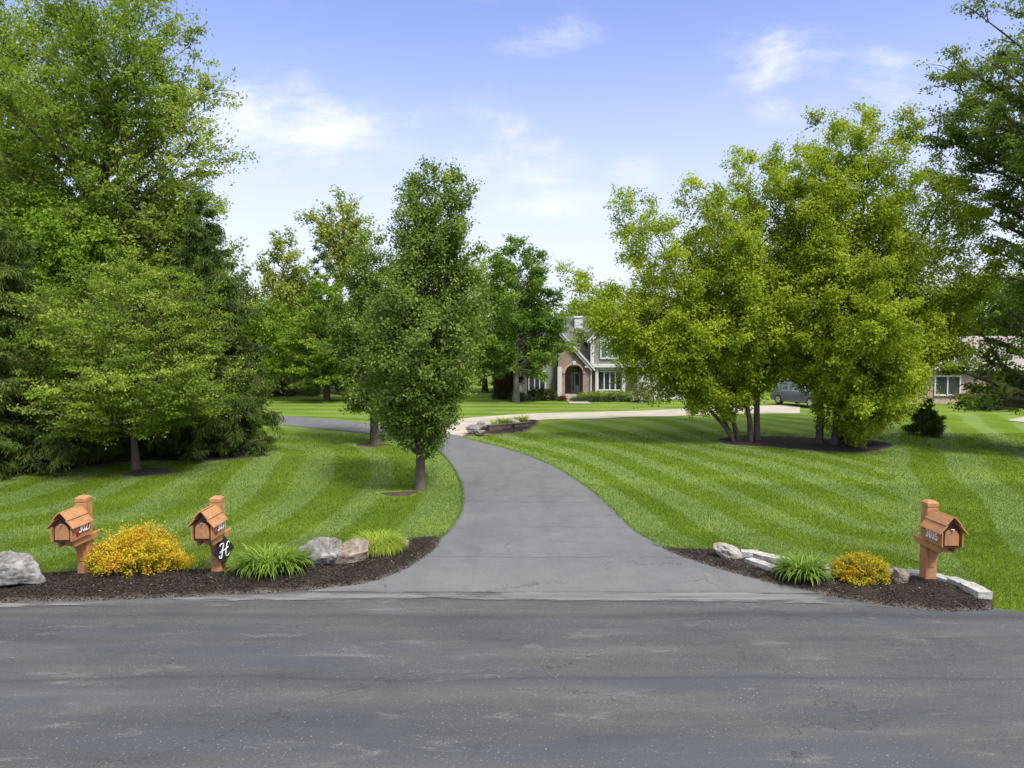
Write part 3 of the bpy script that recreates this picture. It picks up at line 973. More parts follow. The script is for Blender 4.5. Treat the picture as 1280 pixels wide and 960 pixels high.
b = np.array([-17.3, 23.2, 0.0]); H = zat(212, b[1])
spruce(31, b, H, [(.3, 3.7), (1.5, 3.6), (3.5, 2.9), (6, 2.1), (8.2, 1.15), (H - .1, .1)], 170, 110000).finish(
    'spruce_tree', tuple(b), 'spruce', 'bark_dark', 'drooping dark spruce at the left edge whose lowest boughs touch the lawn', group='spruces behind the left lawn')
b = np.array([-11.9, 27.6, 0.0]); H = zat(238, b[1])
spruce(32, b, H, [(.3, 2.75), (1.6, 2.85), (3.2, 2.55), (5, 2.2), (7, 1.6), (8.6, .95), (H - .1, .08)], 170, 110000).finish(
    'spruce_tree', tuple(b), 'spruce', 'bark_dark', 'dark spruce with a pointed top at the right end of the left tree group', group='spruces behind the left lawn')
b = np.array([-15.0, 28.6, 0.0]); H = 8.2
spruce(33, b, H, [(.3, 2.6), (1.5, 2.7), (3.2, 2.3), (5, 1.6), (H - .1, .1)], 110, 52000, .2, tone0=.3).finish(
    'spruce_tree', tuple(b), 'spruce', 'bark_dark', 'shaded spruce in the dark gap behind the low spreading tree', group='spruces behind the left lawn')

# 5 tall trees at the upper left
b = place(131, 33.); y = b[1]
t = Tree(41)
t.stem(b, (xat(150, y, 40), y, 21.5), .36,
       prof_px(y, [(345, 95), (310, 120), (270, 128), (225, 135), (180, 140), (130, 142), (80, 138), (30, 120), (-20, 95), (-60, 60), (-85, 15)]),
       118, 76000, .155, .6, rise=.75, rise_top=1.1, n2=12, n3=4, clump=.15, sec=.40, flat=.6, zlow=6.5, up=.8, tonev=.22, gap=1.1, limb=.6, wig=.3, bow=.06, tone0=.48)
t.finish('tall_tree', tuple(b), 'tall', 'bark_dark', 'tall airy tree with a visible dark trunk rising above the spruces at upper left')
b = place(-20, 37.); y = b[1]
t = Tree(42)
t.stem(b, (xat(-10, y, 40), y, 22.5), .36,
       prof_px(y, [(350, 70), (280, 95), (200, 105), (120, 110), (50, 105), (-20, 80), (-70, 20)]),
       80, 42000, .18, .6, rise=.7, rise_top=1.1, n2=10, n3=4, clump=.24, sec=.34, zlow=6, up=.8, tonev=.24, wig=.3, tone0=.45)
t.finish('tall_tree', tuple(b), 'tall', 'bark_dark', 'tall tree cut by the left border, behind the drooping spruce')
b = place(82, 30.5); y = b[1]
t = Tree(43)
t.stem(b, (xat(85, y, 250), y, zat(236, y)), .16,
       prof_px(y, [(400, 60), (360, 82), (320, 88), (285, 74), (260, 48), (238, 14)]),
       70, 36000, .15, .7, rise=.6, rise_top=1.0, n2=10, n3=4, clump=.16, sec=.36, flat=.7, zlow=3, up=.9, tonev=.22, tone0=.55)
t.finish('maple_tree', tuple(b), 'lime_leaf', 'bark_dark', 'fresh bright green maple squeezed between the drooping spruce and the tall tree')
b = place(205, 35.); y = b[1]
t = Tree(44)
t.stem(b, (xat(205, y, 250), y, zat(205, y)), .2,
       prof_px(y, [(420, 60), (340, 80), (290, 80), (250, 62), (225, 36), (207, 10)]),
       70, 32000, .16, .62, rise=.6, rise_top=1.0, n2=10, n3=4, clump=.18, sec=.36, zlow=3, up=.9, tonev=.24, tone0=.4)
t.finish('woodland_tree', tuple(b), 'tall', 'bark_dark', 'mid green tree filling in beneath the tall airy tree, behind the pointed spruce')
b = place(20, 34.); y = b[1]
t = Tree(45)
t.stem(b, (xat(20, y, 250), y, zat(180, y)), .2,
       prof_px(y, [(420, 60), (330, 85), (270, 85), (225, 60), (182, 12)]),
       60, 26000, .17, .62, rise=.6, rise_top=1.0, n2=10, n3=4, clump=.2, sec=.36, zlow=3, up=.9, tonev=.24, tone0=.38)
t.finish('woodland_tree', tuple(b), 'tall', 'bark_dark', 'mid green tree behind the drooping spruce at the left border')

# 6 trees beyond the left lawn, in front of the neighbour's house
b = place(357, 58.); y = b[1]
t = Tree(51)
t.stem(b, (xat(352, y, 290), y, zat(278, y)), .26,
       prof_px(y, [(480, 34), (455, 44), (420, 46), (385, 44), (350, 40), (320, 30), (295, 18), (280, 5)]),
       70, 19000, .22, .66, rise=.8, rise_top=1.1, n2=8, n3=4, clump=.22, sec=.36, zlow=2.5, up=.8, tonev=.26, wig=.2, tone0=.5)
t.finish('slender_tree', tuple(b), 'yellowish', 'bark_dark', 'slender sparse yellow-green tree beside the half-hidden house at left')
b = place(427, 66.); y = b[1]
t = Tree(52)
t.stem(b, (xat(428, y, 250), y, zat(236, y)), .24,
       prof_px(y, [(350, 22), (320, 30), (295, 40), (270, 42), (250, 32), (236, 10)]),
       34, 6500, .27, .66, rise=1.2, rise_top=1.3, n2=8, n3=4, clump=.26, sec=.36, zlow=9.5, up=.8, tonev=.26, wig=.5, tone0=.62, limb=1.3)
t.finish('slender_tree', tuple(b), 'yellowish', 'bark_dark', 'highest thin tree with olive yellow tuft and bare forked trunk behind the pear trees')
b = place(402, 62.); H = zat(296, 62.) - .25
spruce(53, b, H, [(1, 2.6), (3, 2.8), (6, 2.4), (9, 1.6), (H - .1, .1)], 70, 15000, .34, droop=.05, tone0=.5).finish(
    'pine_tree', tuple(b), 'pine', 'bark_dark', 'bluish pine with a spiky top behind the layered green tree')
b = place(408, 51.); y = b[1]
t = Tree(54)
t.stem(b, (xat(410, y, 350), y, zat(338, y)), .2,
       prof_px(y, [(492, 40), (480, 60), (455, 64), (425, 62), (395, 52), (370, 40), (350, 22), (338, 6)]),
       75, 32000, .17, .62, rise=.12, rise_top=.6, n2=11, n3=4, clump=.15, flat=.22, sec=.38, zlow=1.6, up=1.3, tonev=.26, wig=.15, bow=.03, tone0=.52)
LAYER = t.finish('layered_tree', tuple(b), 'lime_leaf', 'bark_dark', 'bright green tree with flat layered boughs left of the pear trees, across the asphalt')
b = place(330, 54.); y = b[1]
t = Tree(55)
t.stem(b, (xat(330, y, 380), y, zat(368, y)), .18,
       prof_px(y, [(470, 36), (440, 46), (410, 40), (385, 24), (369, 6)]),
       45, 13000, .2, .64, rise=.4, rise_top=.9, n2=9, n3=4, clump=.2, sec=.38, zlow=2, up=.9, tonev=.24, tone0=.5)
t.finish('small_tree', tuple(b), 'lime_leaf', 'bark_dark', 'small leafy tree in front of the half-hidden house, beside the pointed spruce')

# 7 maple in front of the house and the trees behind
b = place(645, 50.); y = b[1]
t = Tree(61)
t.stem(b, (xat(648, y, 300), y, zat(289, y)), .21,
       prof_px(y, [(474, 34), (458, 58), (435, 64), (405, 63), (375, 56), (345, 45), (320, 37), (300, 24), (289, 8)]),
       85, 46000, .16, .72, rise=.45, rise_top=.9, n2=10, n3=4, clump=.17, flat=.6, sec=.36, zlow=2.6, up=1.0, tonev=.25, wig=.12, tone0=.47)
t.finish('maple_tree', tuple(b), 'maple', 'bark', 'full green maple with a straight grey trunk in front of the grey house')
b = place(606, 62.); y = b[1]
t = Tree(62)
t.stem(b, (xat(612, y, 310), y, zat(303, y)), .22,
       prof_px(y, [(480, 36), (440, 46), (390, 46), (350, 40), (325, 26), (304, 8)]),
       60, 17000, .22, .66, rise=.6, rise_top=1.0, n2=9, n3=4, clump=.22, sec=.36, zlow=3, up=.9, tonev=.25, tone0=.5)
BACK = t.finish('woodland_tree', tuple(b), 'tall', 'bark_dark', 'paler tree peeping between the cone-shaped pear tree and the full green maple')
t = Tree(63)
t.stem((0, 0, 0), (.3, 0, 10.5), .24, [(2.2, 2.2), (4, 3.3), (6.5, 3.4), (8.6, 2.5), (10, 1.3), (10.6, .3)],
       65, 20000, .25, .66, rise=.6, rise_top=1., n2=10, n3=4, clump=.25, sec=.36, zlow=1.5, up=.9, tonev=.25, tone0=.52)
FAR = t.finish('woodland_tree', (0, 0, 0), 'wood_leaf', 'bark_dark', 'x', group='trees beyond the houses')
t = Tree(64)
t.stem((0, 0, 0), (.3, 0, 10.5), .24, [(2.2, 2.2), (4, 3.3), (6.5, 3.4), (8.6, 2.5), (10, 1.3), (10.6, .3)],
       65, 20000, .25, .66, rise=.6, rise_top=1., n2=10, n3=4, clump=.25, sec=.36, zlow=1.5, up=.9, tonev=.25, tone0=.6)
FARB = t.finish('woodland_tree', (0, 0, 0), 'lime_leaf', 'bark_dark', 'y', group='trees beyond the houses')
far_spots = [  # source, px, y, top row, label
    (FARB, 716, 78, 372, 'sunlit yellow-green tree beyond the chimney of the grey house'),
    (FARB, 752, 72, 352, 'bright tree rising behind the gabled dormer of the grey house'),
    (FARB, 680, 82, 380, 'bright tree mostly hidden behind the full green maple'),
    (FAR, 560, 80, 360, 'distant tree hidden behind the crown of the cone-shaped pear tree'),
    (FAR, 500, 76, 345, 'distant tree between the two pear trees'),
    (FAR, 455, 74, 350, 'distant tree over the layered green tree and behind the smaller pear tree'),
    (FAR, 376, 72, 350, 'distant tree behind the slender sparse yellow-green tree'),
    (FAR, 300, 66, 330, 'distant tree just behind the pointed spruce at left'),
    (FAR, 250, 60, 300, 'distant tree hidden by the pointed spruce'),
    (FAR, 800, 76, 370, 'distant tree behind the leaning river birch stem'),
    (FARB, 870, 74, 350, 'distant tree behind the left river birch'),
    (FAR, 960, 78, 360, 'distant tree between the two river birches'),
    (FARB, 1060, 74, 350, 'distant tree behind the right river birch'),
    (FAR, 1160, 72, 365, 'distant tree left of the pinkish roof'),
    (FARB, 1225, 68, 335, 'light green tree rising behind the pinkish roof'),
    (FAR, 1300, 64, 320, 'distant tree behind the pinkish roof at the right border'),
]
for i, (src, px, yy, top, lab) in enumerate(far_spots):
    p = place(px, yy); sc = (zat(top, yy) - p[2]) / 10.6
    if src is FAR and i == 3 or src is FARB and i == 0:
        src.location = tuple(p); src.rotation_euler.z = i * 1.3; src.scale = (sc,) * 3; src['label'] = lab
    else:
        copy_tree(src, tuple(p), i * 1.3, sc, lab)

# 8 river birches on the right: several thin stems fanning up from one foot
def birch(seed, b, stems, label):
    t = Tree(seed)
    for (ox, oy, px, py, dy, r0, rows, n1, nl, kw) in stems:
        yy = b[1] + dy
        k = dict(rise=.95, rise_top=.85, n2=11, n3=4, clump=.135, sec=.48, twig=.55, gap=1.0, up=.75, tonev=.19, wig=.45, bow=.08, droop=.05, tone0=.5, limb=.75, flare=1.1, zlow=2.0, stem_top=.85)
        k.update(kw)
        t.stem(b + [ox, oy, -.05], (xat(px, yy, py), yy, zat(py, yy)), r0, prof_px(yy, rows), n1, nl, .108, .7, **k)
    t.finish('river_birch', tuple(b), 'birch', 'bark_birch', label, group='river birches on the right lawn')

birch(71, np.array(at(935, 552)), [
    (.42, .1, 942, 181, .5, .13, [(492, 36), (450, 54), (390, 74), (340, 74), (290, 66), (240, 58), (205, 50), (183, 30)], 56, 56000, {}),
    (.05, -.2, 880, 218, -.4, .11, [(498, 36), (450, 60), (395, 72), (350, 68), (300, 56), (255, 46), (220, 28)], 50, 46000, {}),
    (-.35, .15, 776, 230, .3, .10, [(520, 30), (480, 54), (420, 68), (370, 66), (320, 52), (275, 44), (232, 26)], 48, 42000, dict(droop=.12, zlow=1.6)),
    (-.6, -.1, 708, 322, -.6, .08, [(528, 18), (498, 42), (460, 56), (420, 58), (370, 44), (325, 12)], 34, 31000, dict(droop=.25, zlow=1.6)),
    (-.5, .5, 850, 330, .9, .07, [(505, 24), (475, 46), (430, 60), (385, 52), (335, 14)], 26, 18000, dict(droop=.15, zlow=2.0)),
    ], 'multi-stemmed yellow-green river birch leaning left, in front of the house garage')
birch(72, np.array(at(1040, 556)), [
    (-.45, .2, 1036, 138, .4, .14, [(492, 36), (440, 62), (380, 76), (330, 80), (280, 76), (230, 66), (185, 54), (140, 30)], 60, 62000, {}),
    (.05, -.1, 1108, 124, -.2, .14, [(480, 50), (450, 74), (390, 84), (340, 84), (290, 80), (240, 70), (190, 56), (150, 44), (126, 30)], 66, 70000, {}),
    (.4, .15, 1198, 184, .5, .12, [(515, 44), (470, 72), (410, 78), (350, 76), (300, 68), (250, 56), (205, 44), (182, 28)], 56, 56000, {}),
    (.7, -.1, 1256, 290, -.6, .09, [(545, 32), (500, 52), (440, 56), (390, 48), (340, 34), (302, 8)], 32, 32000, dict(droop=.2, zlow=1.4)),
    (.5, -.4, 1112, 350, -3.6, .10, [(578, 12), (558, 30), (532, 52), (495, 68), (455, 70), (410, 56), (375, 36), (352, 12)], 40, 34000, dict(rise=.5, droop=.24, zlow=1.1, tone0=.55, bow=.14, sec=.42)),
    ], 'taller multi-stemmed yellow-green river birch whose front boughs sweep down to the lawn')

# 9 dark maple at the right border
b = place(1338, 27.5); y = b[1]
t = Tree(81)
XR = xat(1420, y)
t.stem(b, (xat(1336, y, 20), y, 20.), .34,
       prof_px(y, [(514, 120), (485, 146), (440, 146), (400, 132), (350, 124), (300, 122), (260, 120), (230, 122), (200, 138), (160, 168), (120, 184), (80, 172), (30, 146), (-20, 112), (-60, 70), (-90, 15)]),
       150, 92000, .125, .66, rise=.55, rise_top=.8, n2=11, n3=4, clump=.16, flat=.5, sec=.28, zlow=1.6, up=.9, tonev=.22, wig=.2, bow=.06, tone0=.47, limb=1.1, gap=1.1,
       skip=lambda T: T[0] > XR)
t.finish('maple_tree', tuple(b), 'maple_dark', 'bark_dark', 'large dark green maple at the right border with limbs showing against the sky')


# ------------------------------------------------------------------ shrubs
def shrub(seed, name, base, rx, ry, h, nsh, nleaf, L, leaf, label, cat='shrub', asp=.5, box=0., low=.25, tipf=.0, tone0=.4, tonev=.25, bark='bark_dark', up=.7, group=None, spread=.045, lump=.12, rot=0.):
    r = np.random.default_rng(seed)
    base = np.array(base, float)
    u = r.uniform(0, 1, nsh); az = r.uniform(0, 2 * math.pi, nsh)
    el = np.arcsin(u ** .75)
    d = np.stack([np.cos(el) * np.cos(az), np.cos(el) * np.sin(az), np.sin(el)], -1)
    e = 2. + box * 6
    k = (np.abs(d[:, 0]) ** e + np.abs(d[:, 1]) ** e + np.abs(d[:, 2]) ** e) ** (-1 / e)
    lumpy = 1 + lump * (np.sin(az * 3 + seed) * np.cos(el * 4) + np.sin(az * 7 + 2 * seed) * .6 + r.normal(0, .6, nsh))
    T = d * (k * lumpy)[:, None] * np.array([rx, ry, h])
    T[:, 2] = np.maximum(T[:, 2], low * h * r.uniform(.3, 1, nsh))
    O = T * np.array([.18, .18, 0]) * r.uniform(.5, 1.5, (nsh, 1))
    cr, sr_ = math.cos(rot), math.sin(rot)
    bv, bf, nb = [], [], 0
    for i in range(0, nsh, max(1, nsh // 90)):
        P = np.stack([O[i], O[i] * .4 + T[i] * .6 + [0, 0, .06 * h], T[i]])
        v, f = tube_arrays(P, np.array([.011, .008, .003]) * (1 + h * .4), 4)
        bv.append(v); bf.append(f + nb); nb += len(v)
    idx = r.integers(0, nsh, nleaf)
    t = 1 - r.uniform(0, 1, nleaf) ** 1.5 * (.75 if box == 0 else .5)
    P = O[idx] + (T - O)[idx] * t[:, None] + r.normal(0, spread, (nleaf, 3)) + np.array([0, 0, .05 * h]) * (t * (1 - t) * 4)[:, None]
    P[:, 2] = np.maximum(P[:, 2], .03)
    ax = nrm((T - O)[idx]) * .6 + r.normal(0, .6, (nleaf, 3))
    un = r.normal(0, .5, (nleaf, 3)) + np.array([0, 0, up]) + nrm(P) * .4
    V = leaf_quads(r, P, ax, un, L, asp)
    st_ = r.normal(0, tonev, nsh)
    tone = np.clip(tone0 + st_[idx] * .8 + tipf * (t - .6) + r.normal(0, tonev * .5, nleaf), 0, 1)
    rotm = np.array([[cr, sr_, 0], [-sr_, cr, 0], [0, 0, 1]])
    o = root(name, tuple(base), label, cat, group)
    link_mesh('stem', np_mesh('stem', np.concatenate(bv) @ rotm, np.concatenate(bf), None, True), M[bark], o)
    link_mesh('foliage', np_mesh('foliage', V @ rotm, np.arange(len(V)).reshape(-1, 4), {'tone': ('FACE', tone)}), M[leaf], o)
    return o


x, y, z = at(170, 722)
shrub(101, 'spirea_bush', (x - .12, y + .22, .06), .86, .56, .66, 300, 34000, .044, 'spirea', 'large golden orange spirea bush between the two left mailboxes', 'bush', tipf=.5, tone0=.55, tonev=.18, low=.22, lump=.16, spread=.04, group='golden spirea bushes')
x, y, z = at(1079, 735)
shrub(102, 'spirea_bush', (x + .08, y + .24, .05), .50, .42, .46, 240, 15000, .034, 'spirea_b', 'compact yellow-green spirea bush with rusty top in the right bed', 'bush', tipf=.75, tone0=.42, tonev=.2, low=.2, lump=.08, spread=.025, group='golden spirea bushes')


def strap_clump(seed, name, base, rx, ry, h, n, w, leaf, label, cat, segs=5, arch=1.25, tone0=.45, group=None):
    """arching strap leaves from a wide crown"""
    r = np.random.default_rng(seed)
    az = r.uniform(0, 2 * math.pi, n); rr = np.sqrt(r.uniform(0, 1, n)) * .62
    bx = np.stack([rx * rr * np.cos(az), ry * rr * np.sin(az)], -1)
    a2 = az + r.normal(0, .8, n)
    L = h * r.uniform(.75, 1.35, n) * 1.25
    ph = r.uniform(.75, 1.35, n)           # start angle from the ground
    bend = arch * r.uniform(1.1, 2.4, n)
    V, F, tone = [], [], []
    t = np.linspace(0, 1, segs + 1)
    ang = ph[:, None] - bend[:, None] * t[None] ** 1.5
    dl = L[:, None] / segs
    hx = np.cumsum(np.concatenate([np.zeros((n, 1)), np.cos(ang[:, :-1]) * dl], 1), 1)
    hz = np.cumsum(np.concatenate([np.zeros((n, 1)), np.sin(ang[:, :-1]) * dl], 1), 1)
    hz = np.maximum(hz, .0) + .02
    cx = bx[:, :1] + hx * np.cos(a2)[:, None]; cy = bx[:, 1:] + hx * np.sin(a2)[:, None]
    C = np.stack([cx, cy, hz], -1)
    sd = np.stack([-np.sin(a2), np.cos(a2), np.zeros(n)], -1)[:, None, :] * (w * np.array([.7, 1, 1, .85, .55, .06])[None, :segs + 1, None]) * .5
    A = C - sd; B = C + sd
    Vv = np.stack([A, B], 2).reshape(n, -1, 3)
    k = (segs + 1) * 2
    q = np.array([[2 * i, 2 * i + 1, 2 * i + 3, 2 * i + 2] for i in range(segs)])
    Fv = (np.arange(n)[:, None, None] * k + q[None]).reshape(-1, 4)
    tn = np.repeat(np.clip(tone0 + r.normal(0, .2, n), 0, 1), segs)
    o = tag(link_mesh(name, np_mesh(name, Vv.reshape(-1, 3), Fv, {'tone': ('FACE', tn)}, True), M[leaf]), label, cat, group)
    o.location = base
    return o

x, y, z = at(338, 724)
strap_clump(111, 'daylily_clump', (x - .06, y + .22, .07), .70, .48, .40, 850, .026, 'daylily', 'wide clump of green daylily leaves between the plaque mailbox and the grey boulder', 'plant', group='daylily clumps')
x, y, z = at(1003, 731)
strap_clump(112, 'daylily_clump', (x + .05, y + .12, .07), .32, .28, .40, 330, .026, 'daylily', 'small clump of arching daylily leaves in the right bed left of the spirea', 'plant', tone0=.35, group='daylily clumps')
x, y, z = at(473, 697)
strap_clump(113, 'grass_mound', (x - .06, y + .16, .07), .46, .40, .36, 2800, .010, 'mound', 'rounded lime green ornamental grass mound beside the tan boulder', 'plant', arch=1.55, tone0=.5)

# yews, hedges and shrubs by the houses
def hedge(seed, px, y, w, d, h, leaf, label, n=5000, name='hedge', cat='hedge', box=.5, L=.09, **kw):
    x = xat(px, y)
    return shrub(seed, name, (x, y, float(g(x, y))), w / 2, d / 2, h, 140, n, L, leaf, label, cat, box=box, low=.05, lump=.05, spread=.05, tone0=.45, **kw)

hedge(121, 678, 51.6, 2.2, 1.1, .78, 'hedge', 'low dark clipped hedge under the left window of the grey house')
hedge(122, 762, 51.2, 4.6, 1.3, .62, 'hedge_bright', 'long bright green hedge in front of the bay window', 9000)
hedge(123, 757, 50.4, 4.9, .7, .34, 'hedge', 'dark low edging hedge in front of the long bright hedge', 5000)
hedge(124, 648, 50.9, 1.2, .9, .6, 'hedge', 'small rounded yew at the foot of the full green maple', 2500, 'shrub', 'shrub', .1)
hedge(125, 628, 53.0, 1.6, 1.2, 1.2, 'hedge', 'dark rounded yew under the red-leaved tree', 3500, 'shrub', 'shrub', .1)
hedge(126, 803, 50.0, 1.8, 1.3, 1.2, 'flower', 'pale shrub with cream flowers at the right end of the bright hedge', 4000, 'shrub', 'shrub', .1)
hedge(127, 703, 51.2, .7, .6, .35, 'rust', 'tiny rusty shrub beside the porch steps', 700, 'shrub', 'shrub', .1)
hedge(128, 1240, 43.5, 3.2, 2.0, 1.25, 'hedge', 'dark spreading shrub on the lawn edge below the pinkish roof', 5000, 'shrub', 'shrub', .1, L=.1)
hedge(129, 352, 56.4, 6.0, 1.6, .9, 'hedge', 'dark hedge along the far lawn in front of the half-hidden house', 7000, L=.12)
hedge(130, 440, 58.0, 6.0, 1.6, 1.1, 'hedge', 'dark hedge under the layered green tree', 6000, L=.12)
hedge(131, 330, 58.6, 2.6, 1.4, 1.3, 'rust', 'brownish shrub below the window of the half-hidden house', 3000, 'shrub', 'shrub', .1, L=.1)
x, y, z = at(1166, 546)
spruce(134, np.array([x, y + .5, z]), 1.9, [(.2, .9), (.7, .8), (1.2, .5), (1.8, .06)], 50, 14000, .13, tone0=.3).finish(
    'young_spruce', (x, y + .5, z), 'spruce', 'bark_dark', 'small dark spruce tucked under the right side of the taller river birch')


def small_tree(seed, px, y, H, r, leaf, label, n=6000, name='ornamental_tree'):
    b = place(px, y); t = Tree(seed)
    t.stem(b, (b[0] + .1, y, b[2] + H), .08, [(b[2] + H * .25, r * .8), (b[2] + H * .5, r), (b[2] + H * .8, r * .75), (b[2] + H, r * .2)],
           34, n, .12, .5, rise=.5, n2=8, n3=4, clump=.12, flat=.6, sec=.4, zlow=b[2] + .3, up=.9, tonev=.25, wig=.2)
    return t.finish(name, tuple(b), leaf, 'bark_dark', label)

small_tree(141, 632, 53.3, 2.5, 1.2, 'redleaf', 'small dark red-leaved tree left of the maple trunk')
small_tree(142, 1254, 44.5, 2.6, 1.3, 'rust', 'small rusty-leaved tree under the dark green maple at right')

# far woods closing the view
r = np.random.default_rng(5)
vs, tn = [], []
for px in np.arange(-700, 2000, 11):
    yy = 96 + r.uniform(0, 16); x = xat(px, yy); h = r.uniform(5, 7.4) if 640 < px < 1250 else r.uniform(7, 11)
    n = 420
    d = nrm(r.normal(0, 1, (n, 3))) * r.uniform(.55, 1.05, (n, 1)) * np.array([2.2, 2.2, h * .5]) + np.array([x, yy, h * .5 + .3])
    vs.append(leaf_quads(r, d, r.normal(0, 1, (n, 3)), r.normal(0, .5, (n, 3)) + [0, -.3, .8], .55, .8))
    tn.append(np.clip(r.normal(.45, .16) + r.normal(0, .16, n), 0, 1))
V = np.concatenate(vs)
tag(link_mesh('treeline', np_mesh('treeline', V, np.arange(len(V)).reshape(-1, 4), {'tone': ('FACE', np.concatenate(tn))}), M['wood_leaf']), 'far-off woods closing the view behind the houses', 'woods', kind='stuff')
# ------------------------------------------------------------------ mailboxes
def text_mesh(txt, size, depth):
    cu = bpy.data.curves.new('txt', 'FONT'); cu.body = txt; cu.size = size; cu.extrude = depth; cu.offset = .003
    cu.space_character = .98; cu.resolution_u = 3
    tmp = bpy.data.objects.new('txt', cu); COL.objects.link(tmp)
    dg = bpy.context.evaluated_depsgraph_get(); dg.update()
    me = bpy.data.meshes.new_from_object(tmp.evaluated_get(dg))
    bpy.data.objects.remove(tmp); bpy.data.curves.remove(cu)
    return me


def mailbox(px, py, number, side, flag, label, post_top=1.41, rust=False):
    x, y, z = at(px, py); y += .06
    o = root('mailbox', (x, y, .03), label, 'mailbox', 'cedar mailboxes by the road')
    w = o.location
    def B(fn, name, mat, parent=o, bevel=.006, **kw):
        mb = MB(); fn(mb)
        p0 = world_loc(parent)
        mb.v = [tuple(Vector(p) + Vector(w)) for p in mb.v]
        return mb.build(name, mat, parent, bevel, **kw)
    post = B(lambda m: m.box(-.096, .096, -.096, .096, -.12, post_top - .115), 'post', M['wood'])
    def cap(m):
        m.box(-.086, .086, -.086, .086, post_top - .13, post_top - .098)
        a, c = .099, .058; z0, z1, z2 = post_top - .10, post_top - .035, post_top
        vs = [(sx * q, sy * q, zz) for q, zz in ((a, z0), (a, z1), (c, z2)) for sx, sy in ((-1, -1), (1, -1), (1, 1), (-1, 1))]
        m.add(vs, [(3, 2, 1, 0), (8, 9, 10, 11)] + [(i + k, (i + 1) % 4 + k, (i + 1) % 4 + 4 + k, i + 4 + k) for k in (0, 4) for i in range(4)])
    B(cap, 'post_cap', M['wood'], post, .005)
    F, Rr = -.66, -.104
    for sx in (-1, 1):
        a0, a1 = sorted((sx * .100, sx * .140))
        B(lambda m: m.prism([(F + .14, .645), (.16, .645), (.265, .765), (.24, .757), (F + .09, .757)], a0, a1, 'x'), 'arm', M['wood'])
    # curved bracket under the arms
    n = 9
    th = [math.radians(q) for q in np.linspace(0, 90, n)]
    inner = [(-.47 + .36 * math.cos(q), .28 + .37 * math.sin(q)) for q in th]
    outer = [(-.47 + .47 * math.cos(q), .28 + .47 * math.sin(q)) for q in np.linspace(R(80), R(38), 6)]
    B(lambda m: m.prism(inner + [(-.47, .756)] + outer + [(-.098, .57), (-.098, .28)], -.05, .05, 'x'), 'bracket', M['wood'])
    # tray and the little house
    B(lambda m: m.box(-.150, .150, F + .035, Rr - .01, .758, .79), 'tray', M['dark'])
    def body(m):
        m.box(-.178, -.156, F, Rr, .775, 1.02)
        m.box(.156, .178, F, Rr, .775, 1.02)
        m.box(-.154, .154, F + .07, Rr, .792, .80)
        m.prism([(-.154, .80), (.154, .80), (.154, 1.02), (0, 1.205), (-.154, 1.02)], Rr - .022, Rr)
    box = B(body, 'box', M['wood'], bevel=.003)
    B(lambda m: m.prism([(-.154, .802), (.154, .802), (.154, 1.02), (0, 1.19), (-.154, 1.02)], F + .055, F + .065), 'inner_panel', M['dark'], box)
    def door(m):
        pts = [(-.118, .80), (.118, .80), (.118, .965)] + [(.118 * math.cos(q), .965 + .10 * math.sin(q)) for q in np.linspace(.2, math.pi - .2, 12)] + [(-.118, .965)]
        m.prism(pts, F + .022, F + .049)
    dr = B(door, 'door', M['wood'], box, .004)
    B(lambda m: m.box(-.030, .030, F + .004, F + .021, 1.062, 1.078).box(-.008, .008, F - .018, F + .021, 1.045, 1.06), 'latch', M['metal'], dr, .002)
    # two stepped roof boards on each side
    def roof(m):
        e = Vector((.222, .995)); a = Vector((.0, 1.252)); d = (a - e).normalized(); nn = Vector((d.y, -d.x)) * -1
        if nn.y < 0: nn = -nn
        for s in (-1, 1):
            for (u0, u1, off) in ((0., .56, 0.), (.49, 1.0, .019)):
                p0 = e + (a - e) * u0 + nn * off; p1 = e + (a - e) * u1 + nn * off
                q = [p0, p1, p1 + nn * .019, p0 + nn * .019]
                f0 = F - .035
                m.prism([(s * max(v.x, .0 if u1 < 1 else -.0), v.y) for v in q], f0 + (0 if s > 0 else .003), Rr + .004 - (0 if s > 0 else .003))
    B(roof, 'roof', M['wood'], box, .003)
    if flag:
        s = side
        a0, a1 = sorted((s * .180, s * .188))
        B(lambda m: m.prism([(F + .115, .835), (F + .20, .842), (F + .36, .902), (F + .36, .935), (F + .20, .905), (F + .115, .90)], a0, a1, 'x'), 'flag', M['red'], box, .001)
        c0, c1 = sorted((s * .189, s * .196))
        B(lambda m: m.disc((s * .192, F + .14, .868), .022, .007, 'x', 14), 'flag_pivot', M['dark'], box, .0)
    me = text_mesh(number, .18, .003)
    co = np.array([v.co[:] for v in me.vertices]); co[:, 0] -= co[:, 0].min()
    wid = co[:, 0].max(); y0 = F + .5 * (Rr - F)
    xx = side * (.1815 if not flag else .1995)
    u = (co[:, 0] - wid / 2) * .98
    yy = y0 + (.075 if flag else .0) + side * u
    zz = .855 + co[:, 1] * 1.0 + (.03 if flag else 0)
    for v, a, b_, c in zip(me.vertices, xx + side * co[:, 2], yy, zz): v.co = (a, b_, c)
    link_mesh('number', me, M['white'], box)
    return o

MB1 = mailbox(105, 722, '3027', 1, True, 'cedar roofed mailbox numbered 3027 at the left end of the bed, beside the big boulder', 1.43)
MB2 = mailbox(271.5, 720, '3031', 1, True, 'cedar roofed mailbox with a black plaque hanging on its post', 1.40)
MB3 = mailbox(1162, 730, '3035', -1, False, 'cedar roofed mailbox numbered 3035 standing alone in the right bed', 1.42)

